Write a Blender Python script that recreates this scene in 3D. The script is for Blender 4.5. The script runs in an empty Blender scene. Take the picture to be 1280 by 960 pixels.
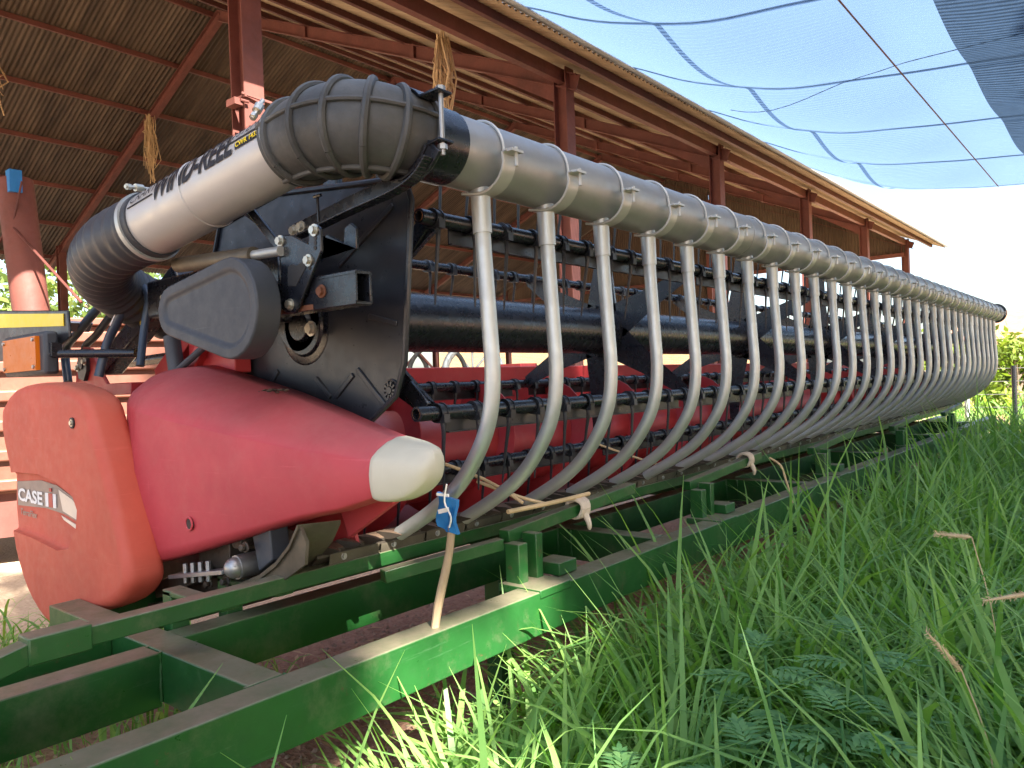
import bpy, bmesh, math, random
import numpy as np
from math import sin, cos, pi, radians, sqrt, atan2
from mathutils import Vector, Matrix
random.seed(7); rng = np.random.default_rng(5)
S = bpy.context.scene
COL = S.collection
R = radians
SUN = Vector((1.0, -0.34, 1.0)).normalized()

# ------------------------------------------------------------------ materials
def newmat(name):
    m = bpy.data.materials.new(name); m.use_nodes = True
    return m, m.node_tree.nodes, m.node_tree.links, m.node_tree.nodes['Principled BSDF']
def texco(nt):
    for n in nt.nodes:
        if n.type == 'TEX_COORD': return n
    return nt.nodes.new('ShaderNodeTexCoord')
def noise(m, scale, detail=4, rough=.6, vec=None):
    nt = m.node_tree; n = nt.nodes.new('ShaderNodeTexNoise')
    n.inputs['Scale'].default_value = scale; n.inputs['Detail'].default_value = detail; n.inputs['Roughness'].default_value = rough
    nt.links.new(vec or texco(nt).outputs['Object'], n.inputs['Vector']); return n.outputs['Fac']
def mapping(m, sc):
    nt = m.node_tree; n = nt.nodes.new('ShaderNodeMapping'); n.inputs['Scale'].default_value = sc
    nt.links.new(texco(nt).outputs['Object'], n.inputs['Vector']); return n.outputs['Vector']
def ramp(m, fac, stops):
    nt = m.node_tree; n = nt.nodes.new('ShaderNodeValToRGB'); cr = n.color_ramp
    while len(cr.elements) < len(stops): cr.elements.new(.5)
    for e, (p, c) in zip(cr.elements, stops):
        e.position = p; e.color = (c[0], c[1], c[2], 1) if not isinstance(c, (int, float)) else (c, c, c, 1)
    nt.links.new(fac, n.inputs['Fac']); return n.outputs['Color']
def mix(m, fac, a, b, mode='MIX'):
    nt = m.node_tree; n = nt.nodes.new('ShaderNodeMix'); n.data_type = 'RGBA'; n.blend_type = mode
    for inp, v in ((n.inputs[0], fac), (n.inputs[6], a), (n.inputs[7], b)):
        if isinstance(v, (int, float)): inp.default_value = v
        elif isinstance(v, tuple): inp.default_value = (v[0], v[1], v[2], 1)
        else: nt.links.new(v, inp)
    return n.outputs[2]
def math_(m, op, a, b):
    nt = m.node_tree; n = nt.nodes.new('ShaderNodeMath'); n.operation = op
    for i, v in enumerate((a, b)):
        if isinstance(v, (int, float)): n.inputs[i].default_value = v
        else: nt.links.new(v, n.inputs[i])
    n.use_clamp = True
    return n.outputs[0]
def bump(m, bs, h, st=.3, dist=.01):
    nt = m.node_tree; n = nt.nodes.new('ShaderNodeBump'); n.inputs['Strength'].default_value = st; n.inputs['Distance'].default_value = dist
    nt.links.new(h, n.inputs['Height']); nt.links.new(n.outputs[0], bs.inputs['Normal'])
def upfac(m):
    nt = m.node_tree; g = nt.nodes.new('ShaderNodeNewGeometry'); s = nt.nodes.new('ShaderNodeSeparateXYZ')
    nt.links.new(g.outputs['Normal'], s.inputs[0]); return s.outputs['Z']

SCR = {'red_plastic','bounce_warmed_red_plastic','cream_plastic','slate_plastic','black_plastic','green_paint'}
def paint(name, col, rough=.4, metal=0, dust=.0, dcol=(.32,.22,.15), var=.12, spec=.5, bmp=.0, wear=None, coat=0, wt=.66):
    m, n, l, b = newmat(name)
    f = noise(m, 3.1, 6, .65)
    c = mix(m, ramp(m, f, [(.3, 0), (.7, 1)]), tuple(x*(1-var) for x in col), tuple(min(1, x*(1+var)) for x in col))
    if dust:
        u = math_(m, 'MULTIPLY', ramp(m, upfac(m), [(.35, 0), (.95, 1)]), ramp(m, noise(m, 9, 7, .7), [(.3, .55), (.6, 1)]))
        u = math_(m, 'MULTIPLY', u, dust)
        sp = math_(m, 'MULTIPLY', ramp(m, noise(m, 5, 8, .75), [(.52, 0), (.75, 1)]), dust*.45)
        c = mix(m, math_(m, 'ADD', u, sp), c, dcol)
    if name in SCR:      # fine scuffs and scratches
        s1 = ramp(m, noise(m, 1.0, 7, .8, mapping(m, (2.5, 2.5, 70))), [(.60, 0), (.68, .30)])
        s2 = ramp(m, noise(m, 1.0, 7, .8, mapping(m, (60, 3, 5))), [(.62, 0), (.70, .26)])
        c = mix(m, math_(m, 'ADD', s1, s2), c, tuple(min(.8, x*1.25+.07) for x in col))
        c = mix(m, ramp(m, noise(m, 1.7, 5, .7), [(.5, 0), (.75, .22)]), c, tuple(x*.6+.015 for x in col))
    if wear:
        w = ramp(m, noise(m, 14, 8, .8), [(wt, 0), (wt+.05, 1)])
        c = mix(m, w, c, wear)
    l.new(c, b.inputs['Base Color'])
    rr = ramp(m, noise(m, 22, 5, .7), [(.3, max(0, rough-.09)), (.7, min(1, rough+.13))])
    l.new(rr, b.inputs['Roughness'])
    b.inputs['Metallic'].default_value = metal; b.inputs['Specular IOR Level'].default_value = spec
    b.inputs['Coat Weight'].default_value = coat; b.inputs['Coat Roughness'].default_value = .15
    if bmp: bump(m, b, noise(m, 60, 4), bmp, .004)
    return m
M = {}
M['red_plastic'] = paint('red_plastic', (.50,.060,.075), .52, dust=.25, dcol=(.50,.28,.24), var=.12, spec=.4)
M['red_cover'] = paint('bounce_warmed_red_plastic', (.54,.095,.060), .56, dust=.25, dcol=(.56,.30,.20), var=.12, spec=.4)  # cover red pushed towards orange for the bounce from the sunlit yard
M['red_paint'] = paint('red_paint', (.42,.035,.040), .4, dust=.4, var=.15, wear=(.3,.08,.05))
M['black_paint'] = paint('black_paint', (.012,.014,.020), .26, dust=.10, dcol=(.10,.085,.07), var=.3, spec=.6)
M['black_plastic'] = paint('black_plastic', (.022,.025,.032), .33, dust=.16, dcol=(.13,.11,.09), var=.25)
M['slate_plastic'] = paint('slate_plastic', (.045,.054,.068), .55, dust=.12, dcol=(.16,.14,.12), var=.12, bmp=.08)
M['rubber'] = paint('ribbed_rubber', (.045,.048,.048), .55, dust=.9, dcol=(.135,.14,.135), var=.85, bmp=.3)
M['hose'] = paint('hose_rubber', (.045,.05,.06), .45, dust=.2, dcol=(.16,.15,.14), var=.15)
M['alu'] = paint('weathered_aluminium', (.35,.36,.36), .46, metal=.55, dust=.12, dcol=(.3,.26,.2), var=.10, bmp=.04)
M['clamp_alu'] = paint('clamp_aluminium', (.52,.53,.51), .45, metal=.4, dust=.1, var=.1)
M['galv'] = paint('galvanised_tube', (.52,.55,.545), .43, metal=.6, dust=.30, dcol=(.33,.29,.24), var=.14, bmp=.08)
M['pipe_grey'] = paint('painted_pipe', (.53,.525,.51), .42, metal=.3, dust=.12, dcol=(.42,.33,.25), var=.07)
M['green'] = paint('green_paint', (.014,.085,.018), .36, dust=.78, dcol=(.25,.20,.145), var=.25, spec=.5, wear=(.10,.055,.03), wt=.62)
M['cream'] = paint('cream_plastic', (.60,.56,.44), .5, dust=.15, dcol=(.45,.37,.25), var=.07, wear=(.40,.33,.2))
M['steel'] = paint('bare_steel', (.42,.42,.42), .4, metal=.8, dust=.3, var=.2)
M['bolt'] = paint('zinc_bolt', (.6,.58,.5), .35, metal=.8, var=.2)
M['rust'] = paint('rusty_steel', (.20,.075,.035), .75, dust=.2, var=.5, bmp=.2)
M['dark_steel'] = paint('oily_steel', (.055,.045,.036), .5, metal=.2, dust=.9, dcol=(.20,.13,.085), var=.5, bmp=.25)
M['skid'] = paint('skid_steel', (.11,.095,.07), .45, metal=.3, dust=.5, dcol=(.17,.13,.09), var=.5, bmp=.2)
M['blue_hose'] = paint('hydraulic_hose', (.03,.05,.085), .35, var=.3)
M['blue'] = paint('blue_plastic', (.02,.20,.55), .4, dust=.2, var=.1)
M['white'] = paint('white_print', (.85,.85,.85), .5, var=.02)
M['black_print'] = paint('black_print', (.015,.015,.02), .5, var=.1)
M['yellow'] = paint('yellow_reflector', (.9,.68,.02), .35, var=.05)
M['badge'] = paint('badge_grey', (.26,.215,.195), .4, metal=.1, var=.1)
M['silver'] = paint('silver_decal', (.62,.60,.58), .35, metal=.4, var=.05)
M['amber'] = paint('amber_lens', (.62,.15,.003), .35, var=.1, spec=.4)
M['wood'] = paint('weathered_stick', (.48,.34,.20), .75, var=.25, bmp=.3)
M['straw'] = paint('dry_straw', (.58,.42,.24), .8, var=.25)
M['cloth'] = paint('dirty_cloth', (.62,.52,.42), .85, dust=.4, var=.2, bmp=.4)
M['shed_red'] = paint('red_oxide_steel', (.15,.048,.037), .65, dust=.12, dcol=(.45,.22,.13), var=.22, bmp=.08)
M['purlin'] = paint('shaded_purlin', (.10,.028,.022), .6, var=.3)  # purlin red darkened for the shade under the near slope; wires reuse it
M['wagon'] = paint('sunbleached_red_paint', (.17,.06,.038), .5, dust=.25, dcol=(.5,.3,.18), var=.2)
M['tyre'] = paint('tyre_rubber', (.03,.03,.03), .7, dust=.4, var=.2, bmp=.3)
M['trunk'] = paint('bark', (.14,.10,.07), .9, var=.4, bmp=.6)
M['plaster'] = paint('plaster', (.62,.56,.46), .8, var=.1)
M['tile'] = paint('roof_tile', (.40,.20,.12), .8, var=.2)

def corr(name, c0, c1, c2):
    m, n, l, b = newmat(name)
    f = noise(m, 1.0, 6, .65, mapping(m, (.5, 3.2, .5)))
    c = ramp(m, f, [(.3, c0), (.5, c1), (.72, c2)])
    f2 = noise(m, 1.0, 5, .7, mapping(m, (.35, 9, .35)))
    c = mix(m, ramp(m, f2, [(.45, 0), (.7, .5)]), c, tuple(x*.45 for x in c1))
    l.new(c, b.inputs['Base Color']); b.inputs['Roughness'].default_value = .6; b.inputs['Metallic'].default_value = .15
    return m
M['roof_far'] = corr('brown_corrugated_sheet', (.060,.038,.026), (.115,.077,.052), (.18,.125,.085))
M['roof_near'] = corr('bounce_lit_corrugated_sheet', (.25,.165,.10), (.36,.25,.155), (.44,.325,.215))  # near slope: warm bounce from the sunlit ground put into the sheet colour
M['roof_top'] = corr('grey_corrugated_sheet', (.24,.26,.30), (.34,.36,.40), (.42,.44,.48))

def mat_net(name, solid, col):
    m, n, l, b = newmat(name); n.remove(b)
    out = n['Material Output']
    tr = n.new('ShaderNodeBsdfTransparent'); tr.inputs[0].default_value = (.88,.94,1,1)
    df = n.new('ShaderNodeBsdfDiffuse'); df.inputs[0].default_value = (*col, 1)
    tl = n.new('ShaderNodeBsdfTranslucent'); tl.inputs[0].default_value = (*col, 1)
    a = n.new('ShaderNodeMixShader'); a.inputs[0].default_value = .62; l.new(df.outputs[0], a.inputs[1]); l.new(tl.outputs[0], a.inputs[2])
    w = n.new('ShaderNodeTexWave'); w.inputs['Scale'].default_value = 5.0; w.inputs['Distortion'].default_value = 1.4; w.inputs['Detail'].default_value = 3; w.bands_direction = 'Y'
    l.new(texco(m.node_tree).outputs['Object'], w.inputs['Vector'])
    f = ramp(m, w.outputs['Fac'], [(0, solid-.24), (1, min(1, solid+.16))])
    f = mix(m, .3, f, ramp(m, noise(m, 9, 5, .7), [(.3, solid-.12), (.7, solid+.1)]))
    x = n.new('ShaderNodeMixShader'); l.new(f, x.inputs[0]); l.new(tr.outputs[0], x.inputs[1]); l.new(a.outputs[0], x.inputs[2])
    l.new(x.outputs[0], out.inputs['Surface']); return m
M['net'] = mat_net('shade_net', .80, (.085,.14,.235))
M['net_hem'] = mat_net('net_hem', .90, (.16,.22,.30))
M['net_dark'] = mat_net('dark_shade_net', .90, (.045,.065,.09))

def mat_leaf(name, c0, c1, trans=.45, attr='tint', rough=.5, c2=None):
    m, n, l, b = newmat(name); n.remove(b); out = n['Material Output']
    a = n.new('ShaderNodeAttribute'); a.attribute_name = attr
    c = ramp(m, a.outputs['Fac'], [(0, c0), (.9, c1), (.97, c2 or c1)])
    pb = n.new('ShaderNodeBsdfPrincipled'); l.new(c, pb.inputs['Base Color']); pb.inputs['Roughness'].default_value = rough; pb.inputs['Specular IOR Level'].default_value = .35
    tl = n.new('ShaderNodeBsdfTranslucent')
    l.new(mix(m, 1.0, c, (1.0,1.15,.35), 'MULTIPLY'), tl.inputs[0])
    x = n.new('ShaderNodeMixShader'); x.inputs[0].default_value = trans
    l.new(pb.outputs[0], x.inputs[1]); l.new(tl.outputs[0], x.inputs[2]); l.new(x.outputs[0], out.inputs['Surface'])
    return m
M['grass'] = mat_leaf('grass_blade', (.13,.30,.09), (.38,.58,.15), rough=.42, c2=(.36,.28,.15))
M['weed'] = mat_leaf('weed_leaf', (.10,.25,.09), (.20,.38,.13), .35)
M['leaf'] = mat_leaf('tree_leaf', (.05,.09,.02), (.18,.24,.06), .35)
M['shrub'] = mat_leaf('shrub_leaf', (.10,.17,.03), (.30,.36,.08), .4)

m, n, l, b = newmat('soil'); M['soil'] = m
big = noise(m, .35, 5, .6); fine = noise(m, 28, 8, .75); peb = n.new('ShaderNodeTexVoronoi'); peb.inputs['Scale'].default_value = 45
l.new(texco(m.node_tree).outputs['Object'], peb.inputs['Vector'])
c = ramp(m, fine, [(.3, (.22,.105,.065)), (.52, (.38,.21,.14)), (.75, (.52,.34,.24))])
sx = n.new('ShaderNodeSeparateXYZ'); l.new(texco(m.node_tree).outputs['Object'], sx.inputs[0])
# sandy, paler yard under and left of the shed; darker red earth by the trailer
xm = n.new('ShaderNodeMapRange'); l.new(sx.outputs['X'], xm.inputs[0]); xm.inputs[1].default_value = -3.2; xm.inputs[2].default_value = -5.2
sand = ramp(m, fine, [(.3, (.45,.34,.22)), (.7, (.66,.53,.37))])
c = mix(m, xm.outputs[0], c, sand)
c = mix(m, ramp(m, big, [(.35, 0), (.7, .35)]), c, (.33,.21,.14))
l.new(c, b.inputs['Base Color']); b.inputs['Roughness'].default_value = .95
h = mix(m, .5, fine, peb.outputs['Distance']); bump(m, b, h, .9, .02)

m, n, l, b = newmat('brick'); M['brick'] = m
br = n.new('ShaderNodeTexBrick'); br.inputs['Scale'].default_value = 1.0
br.inputs['Brick Width'].default_value = .26; br.inputs['Row Height'].default_value = .09; br.inputs['Mortar Size'].default_value = .01
br.inputs['Color1'].default_value = (.45,.27,.13,1); br.inputs['Color2'].default_value = (.55,.34,.17,1); br.inputs['Mortar'].default_value = (.42,.34,.26,1)
cx = n.new('ShaderNodeCombineXYZ'); sp = n.new('ShaderNodeSeparateXYZ'); l.new(texco(m.node_tree).outputs['Object'], sp.inputs[0])
l.new(sp.outputs['X'], cx.inputs['X']); l.new(sp.outputs['Z'], cx.inputs['Y']); l.new(cx.outputs[0], br.inputs['Vector'])
l.new(br.outputs['Color'], b.inputs['Base Color']); b.inputs['Roughness'].default_value = .9

# ------------------------------------------------------------------ mesh builder
class MB:
    def __init__(s): s.v = []; s.f = []
    def add(s, v, f):
        k = len(s.v); s.v += [tuple(p) for p in v]; s.f += [tuple(i+k for i in q) for q in f]; return s
    def box(s, a, b):
        (x0,y0,z0),(x1,y1,z1) = [tuple(map(min, a, b)), tuple(map(max, a, b))]
        return s.add([(x0,y0,z0),(x1,y0,z0),(x1,y1,z0),(x0,y1,z0),(x0,y0,z1),(x1,y0,z1),(x1,y1,z1),(x0,y1,z1)],
              [(0,3,2,1),(4,5,6,7),(0,1,5,4),(1,2,6,5),(2,3,7,6),(3,0,4,7)])
    def beam(s, p, q, w, h, up=(0,0,1)):
        p = Vector(p); q = Vector(q); d = (q-p).normalized(); u = Vector(up); sd = d.cross(u)
        if sd.length < 1e-4: sd = Vector((1,0,0))
        sd.normalize(); u = sd.cross(d).normalized(); a = sd*w/2; c = u*h/2
        return s.add([p-a-c,p+a-c,p+a+c,p-a+c,q-a-c,q+a-c,q+a+c,q-a+c],[(0,1,2,3),(7,6,5,4),(0,4,5,1),(1,5,6,2),(2,6,7,3),(3,7,4,0)])
    def tube(s, pts, r, n=12, cap=True, hollow=0):
        pts = [Vector(p) for p in pts]; rs = r if isinstance(r, (list, tuple)) else [r]*len(pts)
        t0 = (pts[1]-pts[0]).normalized(); u = t0.orthogonal().normalized(); V = []; F = []
        for i, p in enumerate(pts):
            t = (pts[min(i+1, len(pts)-1)]-pts[max(i-1, 0)]).normalized()
            u = (u - t*u.dot(t)).normalized(); w = t.cross(u)
            for k in range(n):
                a = 2*pi*k/n; V.append(p + (u*cos(a)+w*sin(a))*rs[i])
        for i in range(len(pts)-1):
            for k in range(n):
                k2 = (k+1) % n; F.append((i*n+k, i*n+k2, (i+1)*n+k2, (i+1)*n+k))
        if cap: F.append(tuple(range(n-1, -1, -1))); F.append(tuple((len(pts)-1)*n+k for k in range(n)))
        return s.add(V, F)
    def cyl(s, p, q, r, r2=None, n=16): return s.tube([p, q], [r, r if r2 is None else r2], n)
    def prism(s, poly, ax, a, b):
        def P(u, v, w): return {'x': (w,u,v), 'y': (u,w,v), 'z': (u,v,w)}[ax]
        n = len(poly); return s.add([P(u,v,a) for u,v in poly]+[P(u,v,b) for u,v in poly],
             [tuple(range(n)), tuple(range(2*n-1, n-1, -1))]+[(i, i+n, (i+1)%n+n, (i+1)%n) for i in range(n)])
    def strip(s, prof, ax, a, b, th=0.0):      # open profile swept along axis, thickness downwards
        def P(u, v, w): return {'x': (w,u,v), 'y': (u,w,v)}[ax]
        n = len(prof); V = [P(u,v,a) for u,v in prof]+[P(u,v,b) for u,v in prof]
        F = [(i, i+1, i+1+n, i+n) for i in range(n-1)]
        if th:
            V += [P(u,v-th,a) for u,v in prof]+[P(u,v-th,b) for u,v in prof]; m2 = 2*n
            F += [(m2+i+n, m2+i+1+n, m2+i+1, m2+i) for i in range(n-1)]
            F += [(i, m2+i, m2+i+1, i+1) for i in range(n-1)]+[(i+n+1, m2+i+n+1, m2+i+n, i+n) for i in range(n-1)]
            F += [(0, n, m2+n, m2), (n-1, m2+n-1, m2+2*n-1, 2*n-1)]
        return s.add(V, F)
    def loft(s, rings, cap=True):
        n = len(rings[0]); V = [p for r in rings for p in r]; F = []
        for i in range(len(rings)-1):
            for k in range(n): F.append((i*n+k, i*n+(k+1)%n, (i+1)*n+(k+1)%n, (i+1)*n+k))
        if cap: F += [tuple(range(n-1,-1,-1)), tuple((len(rings)-1)*n+k for k in range(n))]
        return s.add(V, F)
    def ball(s, c, r, n=10, sc=(1,1,1)):
        V = []; F = []; m_ = n//2+1
        for i in range(m_+1):
            for k in range(n):
                a = pi*i/m_; b = 2*pi*k/n; V.append((c[0]+r*sc[0]*sin(a)*cos(b), c[1]+r*sc[1]*sin(a)*sin(b), c[2]+r*sc[2]*cos(a)))
        for i in range(m_):
            for k in range(n): F.append((i*n+k, i*n+(k+1)%n, (i+1)*n+(k+1)%n, (i+1)*n+k))
        return s.add(V, F)
    def mesh(s, name, mat, ang=35, recalc=True):
        me = bpy.data.meshes.new(name); me.from_pydata(s.v, [], s.f)
        if recalc:
            bm = bmesh.new(); bm.from_mesh(me); bmesh.ops.remove_doubles(bm, verts=bm.verts, dist=1e-5)
            bmesh.ops.recalc_face_normals(bm, faces=bm.faces); bm.to_mesh(me); bm.free()
        me.materials.append(mat if not isinstance(mat, str) else M[mat])
        me.polygons.foreach_set('use_smooth', [True]*len(me.polygons)); me.set_sharp_from_angle(angle=R(ang))
        return me
ROOTLOC = {}
def link(name, me, parent=None, loc=(0,0,0)):
    o = bpy.data.objects.new(name, me); COL.objects.link(o); o.location = loc
    if parent:
        o.parent = parent
        if parent.name in ROOTLOC: o.matrix_parent_inverse = Matrix.Translation(-Vector(ROOTLOC[parent.name]))
    return o
def part(name, mb, mat, parent=None, bev=0, seg=2, sub=0, ang=35, recalc=True, loc=(0,0,0), label=None):
    o = link(name, mb.mesh(name, mat, ang, recalc), parent, loc)
    if bev:
        b = o.modifiers.new('b', 'BEVEL'); b.width = bev; b.segments = seg; b.limit_method = 'ANGLE'; b.angle_limit = R(30); b.harden_normals = False
    if sub:
        b = o.modifiers.new('s', 'SUBSURF'); b.levels = sub; b.render_levels = sub
    if label: o['label'] = label
    return o
def tag(o, label=None, cat=None, group=None, kind=None):
    for k, v in (('label', label), ('category', cat), ('group', group), ('kind', kind)):
        if v: o[k] = v
    return o
def thing(name, loc, label, cat, group=None):
    o = bpy.data.objects.new(name, None); COL.objects.link(o); o.location = loc; o.empty_display_size = .2
    ROOTLOC[o.name] = tuple(loc); return tag(o, label, cat, group)
def arc(c, r, a0, a1, n, plane='xz', h=0):
    out = []
    for i in range(n+1):
        a = R(a0+(a1-a0)*i/n); u, v = r*cos(a), r*sin(a)
        out.append((c[0]+u, c[1], c[2]+v) if plane == 'xz' else (c[0]+u, c[1]+v, c[2]))
    return out
def smooth(pts, k=4):
    P = [Vector(p) for p in pts]; out = []
    for i in range(len(P)-1):
        p0, p1, p2, p3 = P[max(i-1, 0)], P[i], P[i+1], P[min(i+2, len(P)-1)]
        for j in range(k):
            t = j/k; out.append(.5*((2*p1)+(p2-p0)*t+(2*p0-5*p1+4*p2-p3)*t*t+(3*p1-p0-3*p2+p3)*t**3))
    return out+[P[-1]]
def bolt(mb, p, ax, r=.011, h=.012):
    p = Vector(p); d = Vector(ax); mb.cyl(p, p+d*h*.3, r*1.5, n=12); mb.tube([p, p+d*h], r, 6)
def text_mesh(txt, size, mapf, name, mat, shear=0, cuts=0, bold=0.0, ext=.0, xs=1.0):
    cu = bpy.data.curves.new(name, 'FONT'); cu.body = txt; cu.size = size; cu.shear = shear; cu.offset = bold; cu.resolution_u = 3
    to = bpy.data.objects.new('tmp', cu); COL.objects.link(to)
    bpy.context.view_layer.update()
    me = bpy.data.meshes.new_from_object(to.evaluated_get(bpy.context.evaluated_depsgraph_get())); bpy.data.objects.remove(to); bpy.data.curves.remove(cu)
    bm = bmesh.new(); bm.from_mesh(me)
    for i in range(cuts):
        y = size*(-.2+1.1*(i+.5)/cuts)
        bmesh.ops.bisect_plane(bm, geom=bm.verts[:]+bm.edges[:]+bm.faces[:], plane_co=(0,y,0), plane_no=(0,1,0))
    for v in bm.verts: v.co = Vector(mapf(v.co.x*xs, v.co.y))
    bm.to_mesh(me); bm.free(); me.name = name; me.materials.clear(); me.materials.append(M[mat]); return me

# ------------------------------------------------------------------ world, sun, camera
w = bpy.data.worlds.new('World'); S.world = w; w.use_nodes = True
sky = w.node_tree.nodes.new('ShaderNodeTexSky'); sky.sky_type = 'NISHITA'; sky.sun_disc = False
sky.sun_elevation = math.asin(SUN.z); sky.sun_rotation = atan2(SUN.x, SUN.y); sky.air_density = 1.0; sky.dust_density = 2.5
bgn = w.node_tree.nodes['Background']; bgn.inputs[1].default_value = .075
w.node_tree.links.new(sky.outputs[0], bgn.inputs[0])
ld = bpy.data.lights.new('sun', 'SUN'); ld.energy = 4.9; ld.angle = R(.5); ld.color = (1,.93,.82)
lo = bpy.data.objects.new('sun', ld); COL.objects.link(lo); lo.rotation_euler = SUN.to_track_quat('Z', 'Y').to_euler(); lo.location = (10,-4,14)
cd = bpy.data.cameras.new('camera'); cam = bpy.data.objects.new('camera', cd); COL.objects.link(cam); S.camera = cam
cd.sensor_width = 36; cd.lens = 36*961/1280; cd.clip_start = .05; cd.clip_end = 2000
th, ro, pi_ = R(39.5), R(2.05), R(.24)
fw = Vector((-sin(th)*cos(pi_), cos(th)*cos(pi_), -sin(pi_))); rt = Vector((cos(th), sin(th), 0)); up = rt.cross(fw)
# horizon rises to the right: the camera is rolled clockwise
r2 = rt*cos(ro) - up*sin(ro); u2 = rt*sin(ro) + up*cos(ro)
cam.matrix_world = Matrix(((r2.x,u2.x,-fw.x,0),(r2.y,u2.y,-fw.y,0),(r2.z,u2.z,-fw.z,1.3),(0,0,0,1)))
S.view_settings.view_transform = 'Standard'; S.view_settings.look = 'None'; S.view_settings.exposure = EXPO = 2.6; S.view_settings.gamma = 1
S.render.engine = 'CYCLES'; S.cycles.max_bounces = 5; S.cycles.diffuse_bounces = 3; S.cycles.glossy_bounces = 3; S.cycles.transmission_bounces = 2; S.cycles.transparent_max_bounces = 6

# ------------------------------------------------------------------ ground
def ground():
    mb = MB(); xs = [-300,-120,-60,-30]+[x*.5 for x in range(-30, 12)]+[12,30,80,300]; ys = [-300,-80,-20,-6]+[y*.5 for y in range(-2, 40)]+[30,60,150,400]
    for y in ys:
        for x in xs:
            z = (.02*sin(x*2.1+y*1.3)+.015*sin(y*3.7-x*.9)) if abs(x) < 14 and -5 < y < 19.5 else 0
            mb.v.append((x, y, z-.02))
    n = len(xs)
    for j in range(len(ys)-1):
        for i in range(n-1): mb.f.append((j*n+i, j*n+i+1, (j+1)*n+i+1, (j+1)*n+i))
    tag(part('ground', mb, 'soil', recalc=False), kind='structure')
ground()
mb = MB(); 
for i in range(2600):
    x, y = random.uniform(-3.6, -1.35), random.uniform(.5, 1)**1.0*random.choice((1.6, 3, 5)); r = random.uniform(.004, .014)*random.choice((.7,1,1.5))
    a = random.uniform(0, pi); ca, sa_ = cos(a), sin(a); h = r*random.uniform(.4,.9); z = -.004+.02*sin(x*2.1+y*1.3)*0
    mb.add([(x+ca*r,y+sa_*r,z),(x-sa_*r*.7,y+ca*r*.7,z),(x-ca*r,y-sa_*r,z),(x+sa_*r*.7,y-ca*r*.7,z),(x+ca*r*.4,y+sa_*r*.4,z+h),(x-ca*r*.4,y-sa_*r*.3,z+h*.9)],[(0,1,4),(1,5,4),(1,2,5),(2,3,5),(3,4,5),(3,0,4)])
M['pebble'] = paint('pebble', (.30,.20,.14), .9, var=.45)
tag(part('gravel', mb, 'pebble', recalc=False, ang=10), kind='stuff')
mb = MB()
for i in range(420):     # fallen dry leaves and straw bits on the bare soil
    x, y = random.uniform(-3.6, -1.3), random.uniform(.5, 5.5); a = random.uniform(0, 2*pi); L = random.uniform(.02,.07); w_ = random.uniform(.003,.012); z = random.uniform(.0,.012)
    d = Vector((cos(a), sin(a), 0)); s_ = Vector((-sin(a), cos(a), 0)); p = Vector((x, y, z)); mb.add([p-d*L, p+s_*w_+Vector((0,0,.006)), p+d*L, p-s_*w_+Vector((0,0,.004))], [(0,1,2,3)])
tag(part('leaf_litter', mb, 'straw', recalc=False), kind='stuff')

# ------------------------------------------------------------------ combine header
Y0, DY, NT = 1.58, .305, 31
YE = Y0+DY*(NT-1)
HD = thing('combine_header', (-2.3, 6, .72), 'long red and black combine harvester header with silver air tubes, resting on green trailer', 'combine header')
def hp(name, mb, mat, parent=None, **k): return part(name, mb, mat, parent or HD, **k)
# manifold of the air reel
MX, MZ, MR = -1.405, 1.915, .094
mb = MB(); mb.cyl((MX,1.44,MZ), (MX,YE+.35,MZ), MR, n=48); man = hp('air_manifold', mb, 'alu')
for k in range(5): 
    yy = 3.3+k*1.9
    hp('seam_band', MB().cyl((MX,yy,MZ), (MX,yy+.02,MZ), MR+.002, n=48), 'alu', man)
hp('end_cap', MB().cyl((MX,YE+.35,MZ), (MX,YE+.37,MZ), MR+.025, n=32), 'slate_plastic')
mb = MB(); mb.cyl((MX,1.33,MZ), (MX,1.455,MZ), MR+.003, n=48); hp('manifold_sleeve', mb, 'black_paint')
# drop tubes with clamps, one mesh copied along the manifold
path = smooth([(-1.392,0,1.815),(-1.388,0,1.68),(-1.378,0,1.48),(-1.372,0,1.32),(-1.39,0,1.20),(-1.44,0,1.10),(-1.52,0,1.005),(-1.63,0,.925),(-1.775,0,.845)], 5)
path = [Vector((p.x, 0, p.z)) for p in path]
mb = MB(); mb.tube(path, .0222, 18, cap=False)
mt = mb.mesh('drop_tube', 'galv')
mc = MB().cyl((-1.393,0,1.835), (-1.389,0,1.705), 0.0275, .026, 20).mesh('tube_socket', 'galv')
mb = MB()
ring = [(MX+(MR+.005)*cos(a), .004, MZ+(MR+.005)*sin(a)) for a in [R(-6+i*8) for i in range(0, 28)]]
mb.tube(ring, .0042, 6)
pr = []
for i in range(11):                         # saddle plate hugging the pipe from the tube socket, standing off at the front as a lip
    a = R(-104+i*9.6); rr = MR+.005+.026*max(0, sin(pi*min(1, (i-1)/13)))**1.5*(1 if i > 1 else 0); pr.append((MX+rr*cos(a), MZ+rr*sin(a)))
pr.append((pr[-1][0]+.016, pr[-1][1]+.002)); pr.append((pr[-1][0]+.018, pr[-1][1]-.001))
V = []; F = []; edge_a = []; edge_b = []
for i, (x, z) in enumerate(pr):
    nx_, nz_ = (x-MX), (z-MZ); l_ = sqrt(nx_*nx_+nz_*nz_); nx_, nz_ = (nx_/l_*.007, nz_/l_*.007) if i < 10 else (0, .007)
    h_ = .023 if i > 4 else .023+.010*(4-i)/4
    if i < 12: edge_a.append((x+nx_*.5, -h_, z+nz_*.5)); edge_b.append((x+nx_*.5, h_, z+nz_*.5))
    V += [(x, -h_, z), (x, h_, z), (x+nx_, h_, z+nz_), (x+nx_, -h_, z+nz_)]
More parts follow.
